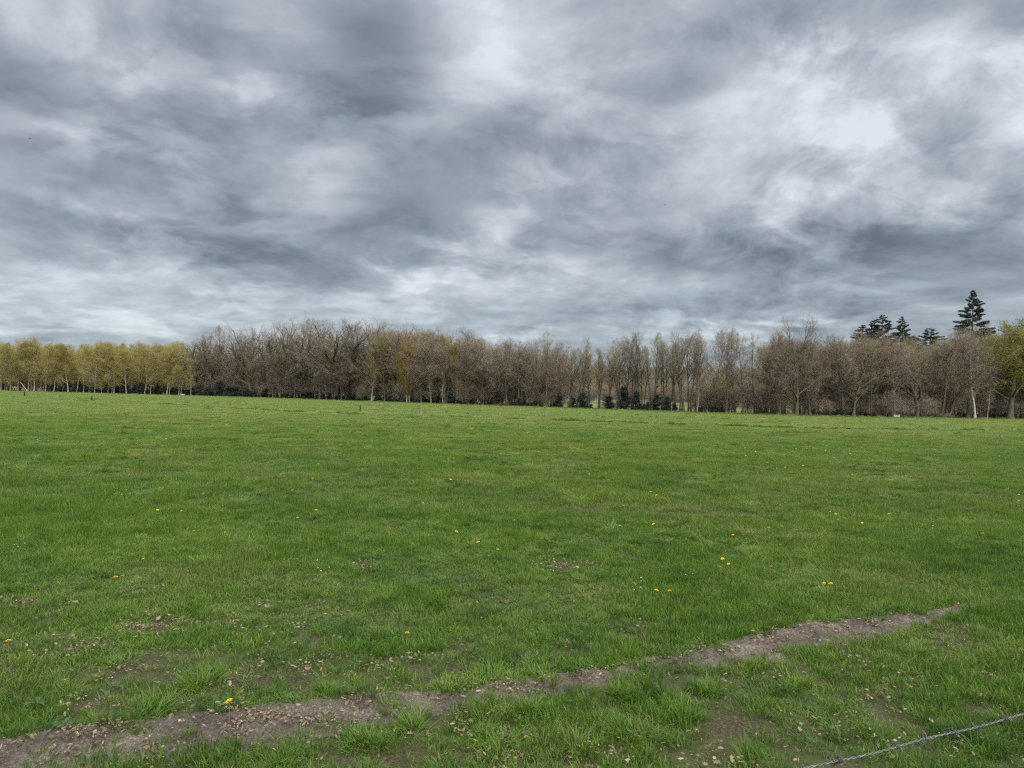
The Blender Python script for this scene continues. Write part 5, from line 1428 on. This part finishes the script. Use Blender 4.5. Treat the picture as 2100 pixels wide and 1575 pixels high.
# ------------------------------------------------------------------ brick house glimpsed through the trees
def m_brick():
    m, t, out = new_mat('orange_brick'); oc = t.node('ShaderNodeTexCoord').outputs['Object']
    b = t.node('ShaderNodeTexBrick'); t.put(b.inputs['Vector'], t.mapping(oc, rot=(RAD(90), 0, 0))); b.inputs['Scale'].default_value = 4.0
    b.inputs['Color1'].default_value = (.36, .135, .075, 1); b.inputs['Color2'].default_value = (.42, .17, .10, 1); b.inputs['Mortar'].default_value = (.35, .30, .26, 1)
    t.l.new(principled(t, b.outputs[0], .9, .1), out.inputs[0]); return m
M_BRICK = m_brick(); M_TILE = m_wood('roof_tiles', (.05, .035, .03), (.09, .065, .055)); M_GLASS = m_flat('window_glass', (.03, .035, .04), .15, 0, .5); M_FRAME = m_flat('window_frame', (.55, .55, .52))
Yh = 318.0; Xh = at_depth(1446, 800, Yh)[0]
hs = empty('brick_house', (Xh, Yh, 0)); G = Geo()
W2, D2, H1, H2 = 4.6, 3.6, 3.1, 6.2
G.add([(-W2, -D2, 0), (W2, -D2, 0), (W2, D2, 0), (-W2, D2, 0), (-W2, -D2, H1), (W2, -D2, H1), (W2, D2, H1), (-W2, D2, H1), (-W2, 0, H2), (W2, 0, H2)],
      [(4, 7, 8), (5, 9, 6)], [(0, 1, 5, 4), (1, 2, 6, 5), (2, 3, 7, 6), (3, 0, 4, 7)])
link('wall', G.mesh('wall', M_BRICK), hs)
G = Geo()
for s in (-1, 1):
    V = [(x_, s * (D2 + .45) if k == 0 else 0, (H1 - .35 if k == 0 else H2 + .06) + o_) for o_ in (0.04, .18) for x_ in (-W2 - .3, W2 + .3) for k in (0, 1)]
    G.add(V, None, [(0, 1, 3, 2), (4, 6, 7, 5), (0, 2, 6, 4), (0, 4, 5, 1), (2, 3, 7, 6)])
roof = link('roof', G.mesh('roof', M_TILE), hs)
G = Geo(); G.box((1.9, .3, H2 + .4), (.7, .7, 1.5)); G.box((1.9, .3, H2 + 1.2), (.85, .85, .12)); link('chimney', G.mesh('chimney', M_BRICK), roof)
for x_ in (-2.8, 2.6):
    G = Geo()
    for a, b, c, d in ((-.65, 0, .1, 1.3), (.65, 0, .1, 1.3), (0, .6, 1.4, .1), (0, -.6, 1.4, .1), (0, 0, .07, 1.1)): G.box((x_ + a, -D2 - .03, 1.7 + b), (c, .10, d))
    f = link('window', G.mesh('window', M_FRAME), hs); G = Geo(); G.box((x_, -D2 - .012, 1.7), (1.2, .03, 1.1)); link('pane', G.mesh('pane', M_GLASS), f)
G = Geo(); G.box((0, -D2 - .03, 1.05), (1.0, .08, 2.1)); dr = link('door', G.mesh('door', M_PBROWN), hs); G = Geo(); G.tube([(.38, -D2 - .07, 1.0), (.38, -D2 - .13, 1.0), (.28, -D2 - .13, 1.0)], [.02, .02, .02], 6); link('handle', G.mesh('handle', M_WIRE), dr)
tag(hs, 'orange brick house glimpsed through trunks beyond the second meadow', 'house')

# ------------------------------------------------------------------ two far birds
M_BIRD = m_flat('bird_plumage', (.02, .02, .022))
def bird(px, py, Y, rz, lab):
    p = at_depth(px, py, Y); G = Geo()
    G.tube([(-.24, 0, 0), (-.12, 0, .01), (0, 0, .02), (.12, 0, .03), (.17, 0, .035), (.22, 0, .03)], [.012, .04, .055, .045, .03, .006], 8, cap=True)
    for s in (-1, 1):
        V = [(.09, s * .04, .03), (-.06, s * .04, .03), (.12, s * .22, .10), (-.04, s * .24, .10), (.03, s * .46, .07), (-.03, s * .46, .07)]
        V2 = [(a, b, c - .012) for a, b, c in V]
        G.add(V + V2, None, [(0, 1, 3, 2), (2, 3, 5, 4), (6, 8, 9, 7), (8, 10, 11, 9), (0, 2, 8, 6), (2, 4, 10, 8), (1, 7, 9, 3), (3, 9, 11, 5), (4, 5, 11, 10)])
    G.add([(-.22, -.02, .0), (-.22, .02, .0), (-.36, .06, .0), (-.36, -.06, .0), (-.22, 0, .012), (-.36, 0, .008)], [(0, 1, 4)], [(0, 4, 5, 3), (4, 1, 2, 5), (0, 3, 2, 1)])
    o = link('bird', G.mesh('bird', M_BIRD, True)); o.location = p; o.rotation_euler = (0.1, 0, rz)
    tag(o, lab, 'bird')
bird(61, 284, 150, .5, 'tiny dark bird flying on the left of the cloudy sky'); bird(1364, 420, 230, 2.5, 'tiny dark bird flying above the gap in the trees')
